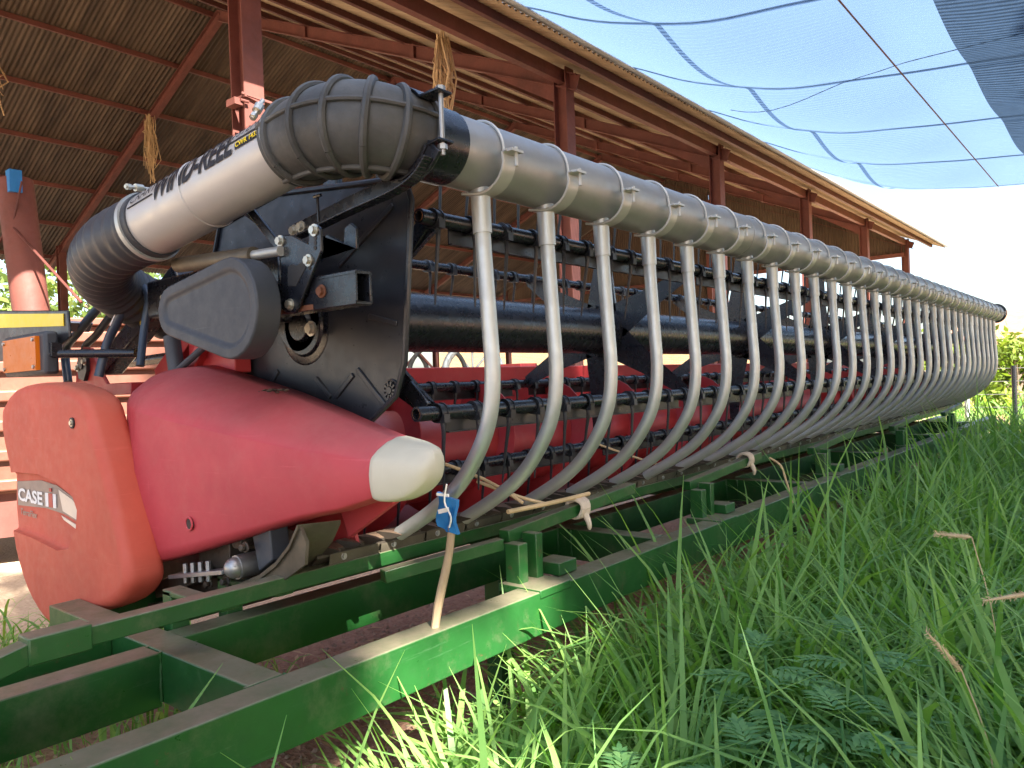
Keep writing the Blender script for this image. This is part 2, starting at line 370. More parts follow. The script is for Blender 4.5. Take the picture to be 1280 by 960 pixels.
for i in range(len(pr)-1):
    for k in range(4): F.append((i*4+k, i*4+(k+1)%4, (i+1)*4+(k+1)%4, (i+1)*4+k))
F += [(3,2,1,0), tuple((len(pr)-1)*4+k for k in range(4))]
mb.add(V, F); mb.cyl((pr[-1][0]-.012,.006,pr[-1][1]-.034), (pr[-1][0]-.012,.006,pr[-1][1]+.016), .005, n=8)
mb.tube(edge_a, .0045, 6); mb.tube(edge_b, .003, 6)
mk = mb.mesh('saddle_clamp', 'clamp_alu')
for k in range(NT):
    jx, jz = random.gauss(0, .008), random.gauss(0, .012); pv_ = Vector((-1.392, 0, 1.815)); rm_ = Matrix.Rotation(jz, 3, 'Z') @ Matrix.Rotation(jx, 3, 'X'); sh_ = pv_ - rm_ @ pv_
    o = link('drop_tube', mt, HD, (sh_.x, Y0+k*DY+random.uniform(-.008, .008)+sh_.y, sh_.z)); o.rotation_euler = rm_.to_euler()
    o['group'] = 'curved air drop tubes along the manifold'
    link('tube_socket', mc, o); link('saddle_clamp', mk, o)
# rubber elbow
ec = (MX-.235, 1.50, 0)
PC = [(MX,1.36,MZ),(MX-.005,1.30,MZ+.005),(MX-.04,1.245,MZ+.015),(MX-.10,1.212,MZ+.022),(MX-.20,1.207,MZ+.028),(MX-.34,1.222,MZ+.026)]
PC = smooth(PC, 6); nn = len(PC)
rr = [.096+.013*sin(pi*min(1, i/(nn-1)))**.6 for i in range(nn)]
mb = MB(); mb.tube(PC, rr, 40); el = hp('rubber_elbow', mb, 'rubber', ang=60)
for j in range(6):
    i = 2+int(j*(nn-6)/5); t = (PC[i+1]-PC[i-1]).normalized(); c = PC[i]
    u = t.orthogonal().normalized(); v = t.cross(u)
    mb = MB(); mb.tube([c+(u*cos(a)+v*sin(a))*(rr[i]+.003) for a in [2*pi*q/40 for q in range(41)]], .0105, 8, cap=False); hp('elbow_rib', mb, 'rubber', el)
for a0 in (17, 107, 197, 287):
    L = []
    u = None
    for i in range(2, nn-1):
        t = (PC[min(i+1, nn-1)]-PC[i-1]).normalized(); z = Vector((0,0,1)); z = (z-t*z.dot(t)).normalized(); s_ = t.cross(z)
        L.append(PC[i]+(z*cos(R(a0))+s_*sin(R(a0)))*(rr[i]+.002))
    mb = MB(); mb.tube(L, .0075, 8); hp('elbow_ridge', mb, 'rubber', el)
# painted pipe to the fan side
A = Vector((-1.715,1.220,1.943)); B = Vector((-2.36,1.130,1.812)); PR = .095
mb = MB(); mb.cyl(A, B, PR, n=56); pipe = hp('supply_pipe', mb, 'pipe_grey')
ax = (B-A).normalized(); pu = (Vector((0,0,1))-ax*ax.z).normalized(); pv = Vector((0,-1,0)); pv = (pv-ax*pv.dot(ax)).normalized()
def onpipe(s_, a, r=PR): return A+ax*s_+(pu*cos(a)+pv*sin(a))*r
def pring(name, s_, r, t, mat, par=None):
    mb = MB(); mb.tube([onpipe(s_, 2*pi*i/40, r) for i in range(41)], t, 8, cap=False); return hp(name, mb, mat, par)
LP = (B-A).length
pring('pipe_seam', LP*.56, PR+.001, .003, 'pipe_grey', pipe)
for s_ in (.0,):
    mb = MB(); mb.tube([onpipe(s_-.012, 0), onpipe(s_+.012, 0)], .001, 4)
def band(name, s0, s1, r, mat):
    mb = MB(); mb.cyl(A+ax*s0, A+ax*s1, r, n=48); return hp(name, mb, mat)
b1 = band('hose_clamp', .0, .016, PR+.013, 'galv'); b2 = band('hose_clamp', LP-.012, LP+.004, PR+.013, 'galv')
band('rubber_cuff', -.03, .032, PR+.007, 'rubber'); band('rubber_cuff', LP-.035, LP+.03, PR+.006, 'hose')
for b_, s_, a_ in ((b1, .008, .95), (b2, LP-.004, .12)):
    mb = MB(); c = onpipe(s_, a_, PR+.03); t = (onpipe(s_, a_+.05, PR)-onpipe(s_, a_-.05, PR)).normalized()
    mb.cyl(c-t*.035, c+t*.045, .006, n=8); mb.cyl(c-t*.012, c+t*.012, .012, n=10); mb.cyl(c+t*.028, c+t*.04, .010, n=6); hp('clamp_screw', mb, 'bolt', b_)
# lettering on the pipe (letters stand towards the ridge of the pipe, read from the far end to the elbow)
def pm(s0, a0):
    return lambda x, y: onpipe(s0-x, a0-(y/PR), PR+.0025)
for txt, s0, a0, sz, bo, xs in (('CRARY', LP-.05, 1.20, .045, .0, .9), ('WIND-REEL', LP-.165, 1.52, .104, .003, .66), ('SYSTEM', .165, 1.08, .045, .0, .8)):
    hp_me = text_mesh(txt, sz, pm(s0, a0), 'lettering', 'black_print', shear=.35, cuts=10, bold=bo, xs=xs); link('lettering', hp_me, pipe)
for s0, s1, a0 in ((LP-.045, LP-.17, 1.30), (.175, .03, 1.17)):
    mb = MB(); mb.tube([onpipe(s0+(s1-s0)*i/6, a0, PR+.001) for i in range(7)], .0022, 4); hp('lettering_underline', mb, 'black_print', pipe)
mb = MB(); g = [[onpipe(.125-.095*i/6, 1.28+.20*j/4, PR+.0015) for i in range(7)] for j in range(5)]
mb.add([p for r_ in g for p in r_], [(j*7+i, j*7+i+1, (j+1)*7+i+1, (j+1)*7+i) for j in range(4) for i in range(6)]); bd = hp('model_badge', mb, 'black_print', pipe)
link('lettering', text_mesh('CWR 1435', .020, lambda x, y: onpipe(.121-x, 1.43-(y/PR), PR+.0035), 'lettering', 'yellow', cuts=2, bold=.0004), bd)
# corrugated hose down to the fan
HC = smooth([tuple(B-ax*.0), (-2.56,1.115,1.785), (-2.75,1.15,1.748), (-2.88,1.24,1.70), (-2.95,1.40,1.64), (-2.95,1.60,1.57), (-2.93,1.80,1.50)], 16)
rs = [.101+.0035*(1 if (i//2) % 2 else -1) for i in range(len(HC))]
hp('corrugated_hose', MB().tube(HC, rs, 40, cap=True), 'hose', ang=80)
# fan housing behind
mb = MB(); mb.cyl((-2.95,1.75,1.35), (-2.95,1.98,1.35), .26, n=40); mb.cyl((-2.95,1.80,1.5),(-2.95,1.86,1.35),.12,n=24); hp('fan_housing', mb, 'black_paint', bev=.01)

# reel
RX, RZ, RR = -2.05, 1.525, .555
mb = MB(); mb.cyl((RX,1.44,RZ), (RX,YE+.1,RZ), .108, n=48); hp('reel_tube', mb, 'black_paint')
angs = [26, -34, -94, -154, 146, 86]
spiders = [1.56+1.62*i for i in range(6)]+[YE+.05]
for ys in spiders:
    mb = MB(); mb.cyl((RX,ys-.03,RZ), (RX,ys+.03,RZ), .125, n=32)
    for i in range(8):
        a = 2*pi*i/8; bolt(mb, (RX+.117*cos(a), ys-.03, RZ+.117*sin(a)), (0,-1,0), .008, .014)
    sp_ = hp('reel_spider', mb, 'black_paint')
    for a in angs:
        d = Vector((cos(R(a)), 0, sin(R(a)))); t = Vector((-d.z, 0, d.x)); c = Vector((RX, ys, RZ))
        p0, p1 = c+d*.10, c+d*(RR-.03)
        mb = MB(); V = []
        for p, w_ in ((p0, .085), (c+d*.3, .05), (p1, .026)):
            V += [p-t*w_+Vector((0,.002,0)), p+t*w_+Vector((0,.002,0)), p+t*(w_-.012)+Vector((0,.034,0)), p-t*(w_-.012)+Vector((0,.034,0))]
        F = [(0,3,2,1), (8,9,10,11)]
        for i in range(2):
            for k in range(4): F.append((i*4+k, i*4+(k+1) % 4, (i+1)*4+(k+1) % 4, (i+1)*4+k))
        mb.add(V, F); bolt(mb, p1+Vector((0,-.001,0)), (0,-1,0), .010, .014); hp('spider_arm', mb, 'black_paint', sp_)
tines = []
for bi, a in enumerate(angs):
    x, z = RX+RR*cos(R(a)), RZ+RR*sin(R(a))
    mb = MB(); ya = 1.50
    mb.tube([(x,ya,z), (x,YE+.05,z)], .0215, 20, cap=False); mb.tube([(x,ya,z), (x,ya+.1,z)], .0150, 16, cap=False)
    mb.add([(x+r_*cos(2*pi*k/16), ya, z+r_*sin(2*pi*k/16)) for r_ in (.0215, .015) for k in range(16)], [(k, (k+1) % 16, 16+(k+1) % 16, 16+k) for k in range(16)])
    bar = hp('reel_bar', mb, 'black_paint', recalc=False)
    hp('bar_end_ring', MB().tube([(x,ya-.002,z), (x,ya+.03,z)], .0155, 16, cap=False), 'rust', bar)
    hp('bar_end_lug', MB().beam((x-.02,ya+.06,z+.01),(x+.02-.14*cos(R(a)),ya+.06,z-.14*sin(R(a))),.05,.014,up=(0,1,0)), 'black_paint', bar, bev=.004)
    if a in (26, -34, -154, -94):
        for s0 in range(6):
            y0_ = 1.62+1.62*s0+.0; mb = MB(); mb.box((x-.022, y0_+.02, z-.062), (x-.026, y0_+1.50, z-.004)); mb.box((x-.026, y0_+.02, z-.062), (x-.010, y0_+1.50, z-.0585)); hp('bat_strip', mb, 'black_plastic', bar)
    nty = int((YE-1.6)/.152)
    for k in range(nty):
        tines.append((1.56+k*.152+.03*(bi % 2), x, z, bar))
mb = MB(); mb.tube([(0,-.014,0), (0,.014,0)], .0265, 14)
mb.tube([(0,-.014,0), (0,-.010,0)], .0295, 14); mb.tube([(0,.010,0), (0,.014,0)], .0295, 14); mb.box((.0,-.012,-.03), (.032,.012,-.005))
mb.tube(smooth([(.010,0,-.02), (.014,0,-.05), (.008,0,-.10), (.002,0,-.16), (-.006,0,-.245)], 4), [.0085,.008,.0075,.007,.007,.0065,.006,.006,.0055,.0055,.005,.005,.0045,.004,.0035,.003,.002], 8)
mtine = mb.mesh('tine', 'black_plastic')
# the first hundred (nearest, largest in view) are parts, the rest one mesh
tines.sort(key=lambda t: (t[0]*(1.0 if t[1] > RX-.2 else 1.35)))
rest = MB(); src_v = [v.co.copy() for v in mtine.vertices]; src_f = [tuple(p.vertices) for p in mtine.polygons]
for i, (y, x, z, bar) in enumerate(tines):
    rot = Matrix.Rotation(random.uniform(-.09, .09), 4, 'Y') @ Matrix.Rotation(random.uniform(-.03, .03), 4, 'X')
    if i < 100:
        o = link('tine', mtine, bar, (x, y, z)); o.rotation_euler = rot.to_euler(); o['group'] = 'spring tines on the reel bars'
    else:
        T = Matrix.Translation((x,y,z)) @ rot; rest.add([T @ v for v in src_v], src_f)
o = hp('tines', rest, 'black_plastic', recalc=False); o['kind'] = 'stuff'

# end shield plate
sh = [(-2.46,1.36),(-2.30,1.22),(-2.12,1.15),(-1.80,1.15),(-1.615,1.27),(-1.575,1.36),(-1.525,1.80),(-1.54,1.845),(-1.60,1.87),(-2.15,1.93),(-2.50,1.88),(-2.58,1.7)]
mb = MB(); mb.prism(sh, 'y', 1.452, 1.462); shd = hp('end_shield', mb, 'black_plastic', bev=.004)
mb = MB(); rim = [(x, 1.449, z) for x, z in sh]; mb.tube(rim+[rim[0]], .009, 8); hp('shield_rim', mb, 'black_plastic', shd)
for (x0,z0),(x1,z1) in (((-1.98,1.33),(-1.91,1.27)),((-1.885,1.27),(-1.80,1.335)),((-1.78,1.35),(-1.66,1.24)),((-1.90,1.24),(-1.90,1.17)),((-2.2,1.6),(-2.5,1.75)),((-1.85,1.66),(-1.60,1.80)),((-2.18,1.36),(-2.3,1.25)),((-1.72,1.5),(-1.60,1.47))):
    hp('stamped_rib', MB().beam((x0,1.450,z0),(x1,1.450,z1),.016,.007,up=(0,1,0)), 'black_plastic', shd, bev=.0025)
for cx_, cz_ in ((-1.635,1.285),(-2.40,1.44)):
    mb = MB()
    for i in range(10):
        a = 2*pi*i/10; mb.beam((cx_+.012*cos(a),1.446,cz_+.012*sin(a)),(cx_+.026*cos(a),1.446,cz_+.026*sin(a)),.006,.008,up=(0,1,0))
    mb.cyl((cx_,1.452,cz_),(cx_,1.440,cz_),.010,n=12); mb.tube([(cx_+.03*cos(2*pi*i/24),1.450,cz_+.03*sin(2*pi*i/24)) for i in range(25)],.003,6); hp('plastic_clip', mb, 'black_plastic', shd)
mb = MB()
for r_, y_ in ((.125,1.449),(.10,1.44),(.055,1.425)): mb.cyl((RX+.02,1.452,RZ-.03),(RX+.02,y_,RZ-.03),r_,r_-.008,n=36)
hub = hp('reel_hub', mb, 'black_paint', bev=.002)
for p_, r_ in (((RX+.10,1.42,RZ-.045),.016),((RX+.04,1.43,RZ+.03),.012)): mb = MB(); bolt(mb, p_, (0,-1,0), r_, .017); hp('hub_bolt', mb, 'bolt', hub)

# drive cover (tear-drop)
def hull_outline(c0, r0, c1, r1, n=14):
    d = sqrt((c1[0]-c0[0])**2+(c1[1]-c0[1])**2); base = atan2(c1[1]-c0[1], c1[0]-c0[0]); b_ = math.acos((r0-r1)/d)
    out = [(c0[0]+r0*cos(base+b_+(2*pi-2*b_)*i/n), c0[1]+r0*sin(base+b_+(2*pi-2*b_)*i/n)) for i in range(n+1)]
    out += [(c1[0]+r1*cos(base-b_+2*b_*i/8), c1[1]+r1*sin(base-b_+2*b_*i/8)) for i in range(9)]
    return out
gc = hull_outline((-1.905,1.523), .138, (-2.228,1.543), .074)
mb = MB(); mb.prism(gc, 'y', 1.12, 1.195)
me = mb.mesh('drive_cover', 'slate_plastic')
bm = bmesh.new(); bm.from_mesh(me); bm.faces.ensure_lookup_table()
ff = min(bm.faces, key=lambda f: f.calc_center_median().y if len(f.verts) > 6 else 9)
bmesh.ops.inset_region(bm, faces=[ff], thickness=.032); bmesh.ops.inset_region(bm, faces=[ff], thickness=.008, depth=-.008)
bm.to_mesh(me); bm.free(); me.polygons.foreach_set('use_smooth', [True]*len(me.polygons)); me.set_sharp_from_angle(angle=R(40))
dc = link('drive_cover', me, HD); bb = dc.modifiers.new('b', 'BEVEL'); bb.width = .012; bb.segments = 3; bb.limit_method = 'ANGLE'; bb.angle_limit = R(40)
hp('cover_mount', MB().box((-2.30,1.20,1.50), (-1.98,1.38,1.62)), 'black_paint', bev=.01)

# lift arm tube, square tube end, bracket and strut
mb = MB()
x0, x1, y0_, y1_, z0, z1 = -1.98, -1.522, 1.245, 1.297, 1.506, 1.594; t = .007
mb.box((x0,y0_,z0),(x1,y1_,z0+t)); mb.box((x0,y0_,z1-t),(x1,y1_,z1)); mb.box((x0,y0_,z0+t),(x1,y0_+t,z1-t)); mb.box((x0,y1_-t,z0+t),(x1,y1_,z1-t))
sq = hp('square_tube_arm', mb, 'black_paint', bev=.0025)
mb = MB(); bolt(mb, (-1.66,1.245,1.552), (0,-1,0), .012, .012); hp('rusty_bolt', mb, 'rust', sq)
hp('rust_patch', MB().box((-1.86,1.2435,1.508),(-1.70,1.2455,1.522)), 'rust', sq)
hp('reel_arm', MB().box((-2.75,1.30,1.57),(-1.93,1.40,1.70)), 'black_paint', bev=.008)
for x_ in (-2.62,-2.52,-2.42,-2.34): mb = MB(); bolt(mb, (x_,1.30,1.63+.01*sin(x_*30)), (0,-1,0), .010, .012); hp('arm_bolt', mb, 'bolt')
hp('adjuster_tube', MB().cyl((-2.36,1.22,1.705),(-1.93,1.22,1.680),.024,n=20), 'skid'); hp('cylinder_rod', MB().cyl((-1.93,1.22,1.680),(-1.80,1.22,1.674),.014,n=16), 'galv')
def plate(poly, y0, y1, holes=()):
    mb = MB(); mb.prism(poly, 'y', y0, y1); return mb
tri = [(-1.813, 1.719), (-1.826, 1.52), (-1.8, 1.507), (-1.76, 1.504), (-1.741, 1.519), (-1.636, 1.653), (-1.636, 1.711), (-1.658, 1.727), (-1.683, 1.718), (-1.689, 1.679), (-1.762, 1.713)]
br_ = hp('slotted_bracket', plate(tri, 1.228, 1.238), 'black_paint', bev=.0025)
hp('slotted_bracket', plate([(x+.03, z+.01) for x, z in tri if z > 1.62]+[(-1.80,1.66)], 1.32, 1.33), 'black_paint', bev=.0025)
for x_, z_ in [(-1.657, 1.689), (-1.658, 1.677), (-1.659, 1.664), (-1.686, 1.616)]: hp('hole_shade_disc', MB().cyl((x_,1.2265,z_),(x_,1.2285,z_),.006,n=12), 'tyre', br_)  # dark discs on the plate stand in for shaded holes
hp('cutout_shade_plate', MB().prism([(-1.782, 1.629), (-1.785, 1.578), (-1.749, 1.574), (-1.699, 1.621), (-1.705, 1.639), (-1.742, 1.627), (-1.759, 1.633)], 'y', 1.2265, 1.2285), 'tyre', br_)  # dark plate laid on the bracket as the shade of an opening
for p in [(-1.811, 1.703), (-1.659, 1.71), (-1.688, 1.635), (-1.777, 1.527)]: mb = MB(); bolt(mb, (p[0],1.228,p[1]), (0,-1,0), .011, .013); hp('bracket_bolt', mb, 'bolt', br_)
hp('stop_lever', MB().beam((-2.02,1.26,1.84),(-1.82,1.26,1.655),.012,.026), 'black_paint', bev=.003)
hp('upper_rod', MB().cyl((-2.15,1.30,1.87),(-2.0,1.30,1.78),.007,n=8), 'black_paint')
# manifold support arm (channel) and clamp
ar = smooth([(-1.90,1.335,1.752),(-1.80,1.33,1.762),(-1.60,1.315,1.782),(-1.44,1.305,1.795),(-1.36,1.30,1.808),(-1.315,1.30,1.83),(-1.285,1.30,1.858)], 4)
mb = MB()
for i in range(len(ar)-1): mb.beam(ar[i], ar[i+1]+(ar[i+1]-ar[i]).normalized()*.006, .010, .050); 
for i in range(len(ar)-1): mb.beam(ar[i]+Vector((0,-.016,-.024)), ar[i+1]+Vector((0,-.016,-.024)), .036, .006)
sa = hp('support_arm', mb, 'black_paint', bev=.002)
for p in ((-1.885,1.755),(-1.85,1.76)): mb = MB(); bolt(mb, (p[0],1.326,p[1]), (0,-1,0), .012, .014); hp('arm_bolt', mb, 'bolt', sa)
hp('pin', MB().cyl((-1.765,1.32,1.76),(-1.765,1.32,1.835),.004,n=8).cyl((-1.78,1.32,1.833),(-1.75,1.32,1.833),.005,n=8), 'black_paint', sa)
cr = MR+.018; YC = 1.315
pc = [(MX+cr*cos(R(a)), YC, MZ+cr*sin(R(a))) for a in range(40, 200, 11)]
pc = [(MX+cr+.035, YC, MZ+cr*.66)]+pc; mb = MB()
for i in range(len(pc)-1): mb.beam(pc[i], pc[i+1], .050, .006, up=(0,0,1) if abs(pc[i+1][2]-pc[i][2]) < .08 else (1,0,0))
cl = hp('manifold_clamp', mb, 'black_paint', bev=.001)
pc = [(MX+cr*cos(R(a)), YC, MZ+cr*sin(R(a))) for a in range(-26, -130, -11)]
pc = [(MX+cr+.035, YC, MZ-.042)]+pc; mb = MB()
for i in range(len(pc)-1): mb.beam(pc[i], pc[i+1], .050, .006, up=(0,0,1))
hp('manifold_clamp', mb, 'black_paint', bev=.001)
bx = MX+cr+.022
hp('long_bolt', MB().cyl((bx,YC,MZ-.075),(bx,YC,MZ+.088),.006,n=10).cyl((bx,YC,MZ-.062),(bx,YC,MZ-.050),.012,n=6).cyl((bx,YC,MZ+.078),(bx,YC,MZ+.088),.012,n=6), 'steel', cl)

# crop divider: side face, sloping top, cream point
def ring(x, yo, yi, zs, zb, zt, r=.012):
    h = zs-zb; o = .03 if x < -1.8 else max(.008, .03-(x+1.8)*.055)
    return [(x, yi+o, zb+.012), (x, yo+.045, zb-.002), (x, yo+.008, zb+.006), (x, yo, zb+.035*h/.4), (x, yo-.006, zb+.3*h), (x, yo-.010, zb+.6*h), (x, yo-.003, zs-r), (x, yo+.003, zs-.004), (x, yo+.018, zs+.22*(zt-zs)),
            (x, (yo+yi)/2, zs+.72*(zt-zs)), (x, yi-.03, zt-.006), (x, yi+o, zt), (x, yi+2*o, (zt+zb)/2)]
st = [(-2.74,1.24,1.34,1.30,.86,1.370),(-2.66,1.18,1.34,1.29,.80,1.383),(-2.56,1.135,1.34,1.275,.778,1.390),(-2.44,1.105,1.34,1.255,.765,1.390),(-2.40,1.104,1.34,1.250,.770,1.384),(-2.20,1.12,1.345,1.218,.820,1.345),(-1.95,1.15,1.35,1.182,.890,1.288),(-1.72,1.19,1.355,1.148,.955,1.226),(-1.58,1.21,1.345,1.136,.984,1.192),(-1.44,1.238,1.325,1.119,1.028,1.166)]
def densify(st, k=3):
    out = []
    for a_, b_ in zip(st[:-1], st[1:]):
        for q in range(k): out.append(tuple(u+(v-u)*q/k for u, v in zip(a_, b_)))
    return out+[st[-1]]
mb = MB(); mb.loft([ring(*s_) for s_ in densify(st)]); dv = hp('crop_divider', mb, 'red_plastic', sub=0, ang=180); wn = dv.modifiers.new('w', 'WEIGHTED_NORMAL'); wn.weight = 80
st2 = [(-1.480,1.226,1.345,1.130,1.012,1.178),(-1.458,1.226,1.345,1.130,1.010,1.176),(-1.41,1.232,1.338,1.128,1.012,1.170),(-1.37,1.238,1.332,1.126,1.022,1.165),(-1.34,1.246,1.326,1.125,1.038,1.159),(-1.318,1.258,1.318,1.122,1.058,1.151),(-1.306,1.272,1.308,1.116,1.080,1.138)]
mb = MB(); mb.loft([ring(*s_[:6], r=.010) for s_ in st2]); hp('divider_point', mb, 'cream', dv, sub=1, ang=180)
mb = MB(); mb.cyl((-2.155,1.1165,.918),(-2.155,1.13,.918),.017,n=20); hp('recess_shade_disc', mb, 'black_print', dv)  # flush black disc paints the shade of a bolt hole
mb = MB(); mb.tube([(-2.155+.018*cos(2*pi*i/20),1.1165,.918+.018*sin(2*pi*i/20)) for i in range(21)],.003,6); hp('bolt_recess_rim', mb, 'red_plastic', dv)
mb = MB(); mb.prism([(-1.86,1.0),(-1.52,1.09),(-1.50,1.03),(-1.80,.86)], 'y', 1.41, 1.43); hp('inner_divider_panel', mb, 'red_plastic', bev=.004)
# grime on the divider top: a seam of dried mud (real crumbs)
mb = MB()
for i in range(26): mb.ball((-1.98+random.gauss(0,.05), 1.305+random.gauss(0,.012), 1.297-.27*0+random.gauss(0,.002)), random.uniform(.003,.008), 6, (1.4,1,.5))
hp('dried_mud', mb, 'dark_steel', dv)

# rear end cover with badge recess
co = [(-3.32,1.27),(-3.19,1.335),(-2.95,1.352),(-2.74,1.337),(-2.585,1.295),(-2.52,1.20),(-2.45,1.08),(-2.375,.92),(-2.325,.79),(-2.33,.725),(-2.42,.665),(-2.62,.60),(-2.85,.525),(-2.98,.522),(-3.13,.60),(-3.24,.74),(-3.275,.90),(-3.265,1.02),(-3.31,1.12),(-3.335,1.2)]
sc_ = smooth([(x,0,z) for x, z in co+[co[0]]], 3)[:-1]
mb = MB(); mb.prism([(p.x, p.z) for p in sc_], 'y', 1.005, 1.13)
oc = link('tmp_cover', mb.mesh('end_cover', 'red_cover', 30))
b_ = oc.modifiers.new('b', 'BEVEL'); b_.width = .034; b_.segments = 5; b_.limit_method = 'ANGLE'; b_.angle_limit = R(55)
cut = [(-3.45,1.015),(-3.18,1.032),(-2.98,1.035),(-2.81,1.015),(-2.685,.975),(-2.655,.935),(-2.67,.87),(-2.74,.80),(-2.83,.785),(-3.05,.805),(-3.45,.82)]
mb = MB(); mb.prism(cut, 'y', .95, 1.032)
oq = link('tmp_cut', mb.mesh('cut', 'red_cover')); b_ = oq.modifiers.new('b', 'BEVEL'); b_.width = .012; b_.segments = 3; b_.limit_method = 'ANGLE'; b_.angle_limit = R(60)
bo = oc.modifiers.new('bo', 'BOOLEAN'); bo.object = oq; bo.operation = 'DIFFERENCE'; bo.solver = 'EXACT'
bpy.context.view_layer.update()
me = bpy.data.meshes.new_from_object(oc.evaluated_get(bpy.context.evaluated_depsgraph_get()))
bpy.data.objects.remove(oc); bpy.data.objects.remove(oq)
me.polygons.foreach_set('use_smooth', [True]*len(me.polygons)); me.set_sharp_from_angle(angle=R(40)); me.name = 'end_cover'
if not me.materials: me.materials.append(M['red_cover'])
ecv = link('end_cover', me, HD)
YB = 1.0305
def decal(poly, y, mat, name):
    mb = MB(); mb.prism(poly, 'y', y-.0015, y+.001); return hp(name, mb, mat, ecv)
decal([(-3.252,.992),(-3.02,1.008),(-2.88,.998),(-2.75,.967),(-2.69,.942),(-2.68,.905),(-2.695,.885),(-2.82,.905),(-2.98,.913),(-3.252,.903)], YB, 'badge', 'badge_plate')
decal([(-2.86,.985),(-2.75,.960),(-2.697,.937),(-2.687,.905),(-2.70,.892),(-2.83,.915)], YB-.002, 'silver', 'silver_flash')
decal([(-2.85,.898),(-2.705,.873),(-2.715,.860),(-2.83,.885)], YB, 'silver', 'silver_stripe')
fm = lambda x0, z0, y, slope=0: (lambda x, yv: (x0+x, y, z0+yv+slope*x))
link('lettering', text_mesh('CASE', .062, fm(-3.238,.925,YB-.0045,-.01), 'lettering', 'white', bold=.0022, xs=1.62), ecv)
yb = YB-.005
for x0_, x1_ in ((-2.975,-2.950),(-2.908,-2.883)): hp('emblem_bar', MB().box((x0_,yb,.920),(x1_,yb+.002,.968)), 'white', ecv)
hp('emblem_stem', MB().box((-2.946,yb,.920),(-2.912,yb+.002,.968)), 'red_paint', ecv); hp('emblem_dot', MB().box((-2.940,yb,.974),(-2.918,yb+.002,.986)), 'red_paint', ecv)
link('lettering', text_mesh('TerraFlex', .032, fm(-3.232,.872,YB-.0015,-.02), 'lettering', 'badge', shear=.2, bold=.0005, xs=1.25), ecv)
mb = MB(); mb.cyl((-2.66,1.000,1.215),(-2.66,1.012,1.215),.018,n=20); rc = hp('recess_shade_disc', mb, 'black_print', ecv)  # black disc painted in as recess shade behind the bolt
mb = MB(); bolt(mb, (-2.66,1.001,1.215), (0,-1,0), .008, .006); hp('cover_bolt', mb, 'bolt', rc)

# frame: back sheet, top beam, floor, auger, cutter bar
mb = MB(); mb.box((-2.97,1.45,.72),(-2.93,YE+.1,1.30)); bs_ = hp('back_sheet', mb, 'red_paint')
hp('top_beam', MB().box((-3.02,1.45,1.30),(-2.90,YE+.1,1.385)), 'red_paint', bev=.006)
mb = MB()
for k in range(9): 
    y_ = 3.9+k*1.05
    for dy in (0,.05):
        for dz in (0,.05): bolt(mb, (-2.929,y_+dy,1.17+dz), (1,0,0), .009, .01)
hp('sheet_bolts', mb, 'bolt', bs_)
prof = [(-2.93,1.0),(-2.90,.84),(-2.80,.72),(-2.62,.655),(-2.42,.645),(-2.20,.70),(-2.02,.775),(-1.86,.825)]
mb = MB(); mb.strip(prof, 'y', 1.45, YE+.1, .012); hp('floor_sheet', mb, 'red_paint')
for y_ in (1.44, YE+.1):
    mb = MB(); mb.prism([(-3.0,.70),(-3.0,1.38),(-2.45,1.36),(-1.86,1.02),(-1.80,.84),(-2.1,.76),(-2.42,.63),(-2.7,.63)], 'y', y_, y_+.012); hp('end_sheet', mb, 'red_paint')
mb = MB(); mb.cyl((-2.50,1.47,.985),(-2.50,YE+.08,.985),.205,n=48); au = hp('auger', mb, 'red_paint')
def flight(y0, y1, hand, name='auger_flight'):
    n = int((y1-y0)/.02); V = []; F = []
    for i in range(n+1):
        y = y0+(y1-y0)*i/n; a = hand*2*pi*(y-y0)/.58
        for r_ in (.20, .305): V.append((-2.50+r_*cos(a), y-.002, .985+r_*sin(a)))
        for r_ in (.305, .20): V.append((-2.50+r_*cos(a), y+.003, .985+r_*sin(a)))
    for i in range(n):
        for k in range(4): F.append((i*4+k, i*4+(k+1) % 4, (i+1)*4+(k+1) % 4, (i+1)*4+k))
    mb = MB(); mb.add(V, F); hp(name, mb, 'red_paint', au)
flight(1.5, 5.4, 1); flight(6.7, YE, -1)
mb = MB(); mb.strip([(-2.03,.80),(-1.88,.842),(-1.825,.848),(-1.80,.838),(-1.80,.828),(-1.83,.805),(-1.95,.765),(-2.1,.72)], 'y', 1.30, YE+.1, .008)
cb = hp('cutter_bar', mb, 'dark_steel')
mb = MB()
n_ = int((YE-1.3)/.0762)
for k in range(n_):
    y = 1.33+k*.0762; zz = .845+random.uniform(-.003,.003)
    mb.loft([[(-1.83,y-.016,zz-.018),(-1.83,y+.016,zz-.018),(-1.83,y+.016,zz+.008),(-1.83,y-.016,zz+.008)],[(-1.775,y-.009,zz-.012),(-1.775,y+.009,zz-.012),(-1.775,y+.009,zz+.008),(-1.775,y-.009,zz+.008)],[(-1.735,y-.002,zz+.001),(-1.735,y+.002,zz+.001),(-1.735,y+.002,zz+.004),(-1.735,y-.002,zz+.004)]])
g_ = hp('knife_guards', mb, 'dark_steel', cb, ang=20); g_['kind'] = 'stuff'
mb = MB()
for k in range(int((YE-1.4)/.19)):     # overlapping skid shingles under the knife
    y = 1.34+k*.19; dz = .004*(k % 2)
    mb.strip([(-1.795,.826-dz),(-1.80,.80-dz),(-1.84,.775-dz),(-1.98,.735-dz)], 'y', y, y+.182, .005)
sk = hp('skid_shingles', mb, 'skid', cb)
mb = MB()
for k in range(40): y = 1.36+k*.19; bolt(mb, (-1.797,y+.03,.812), (1,0,0), .007, .006)
hp('skid_rivets', mb, 'steel', sk)
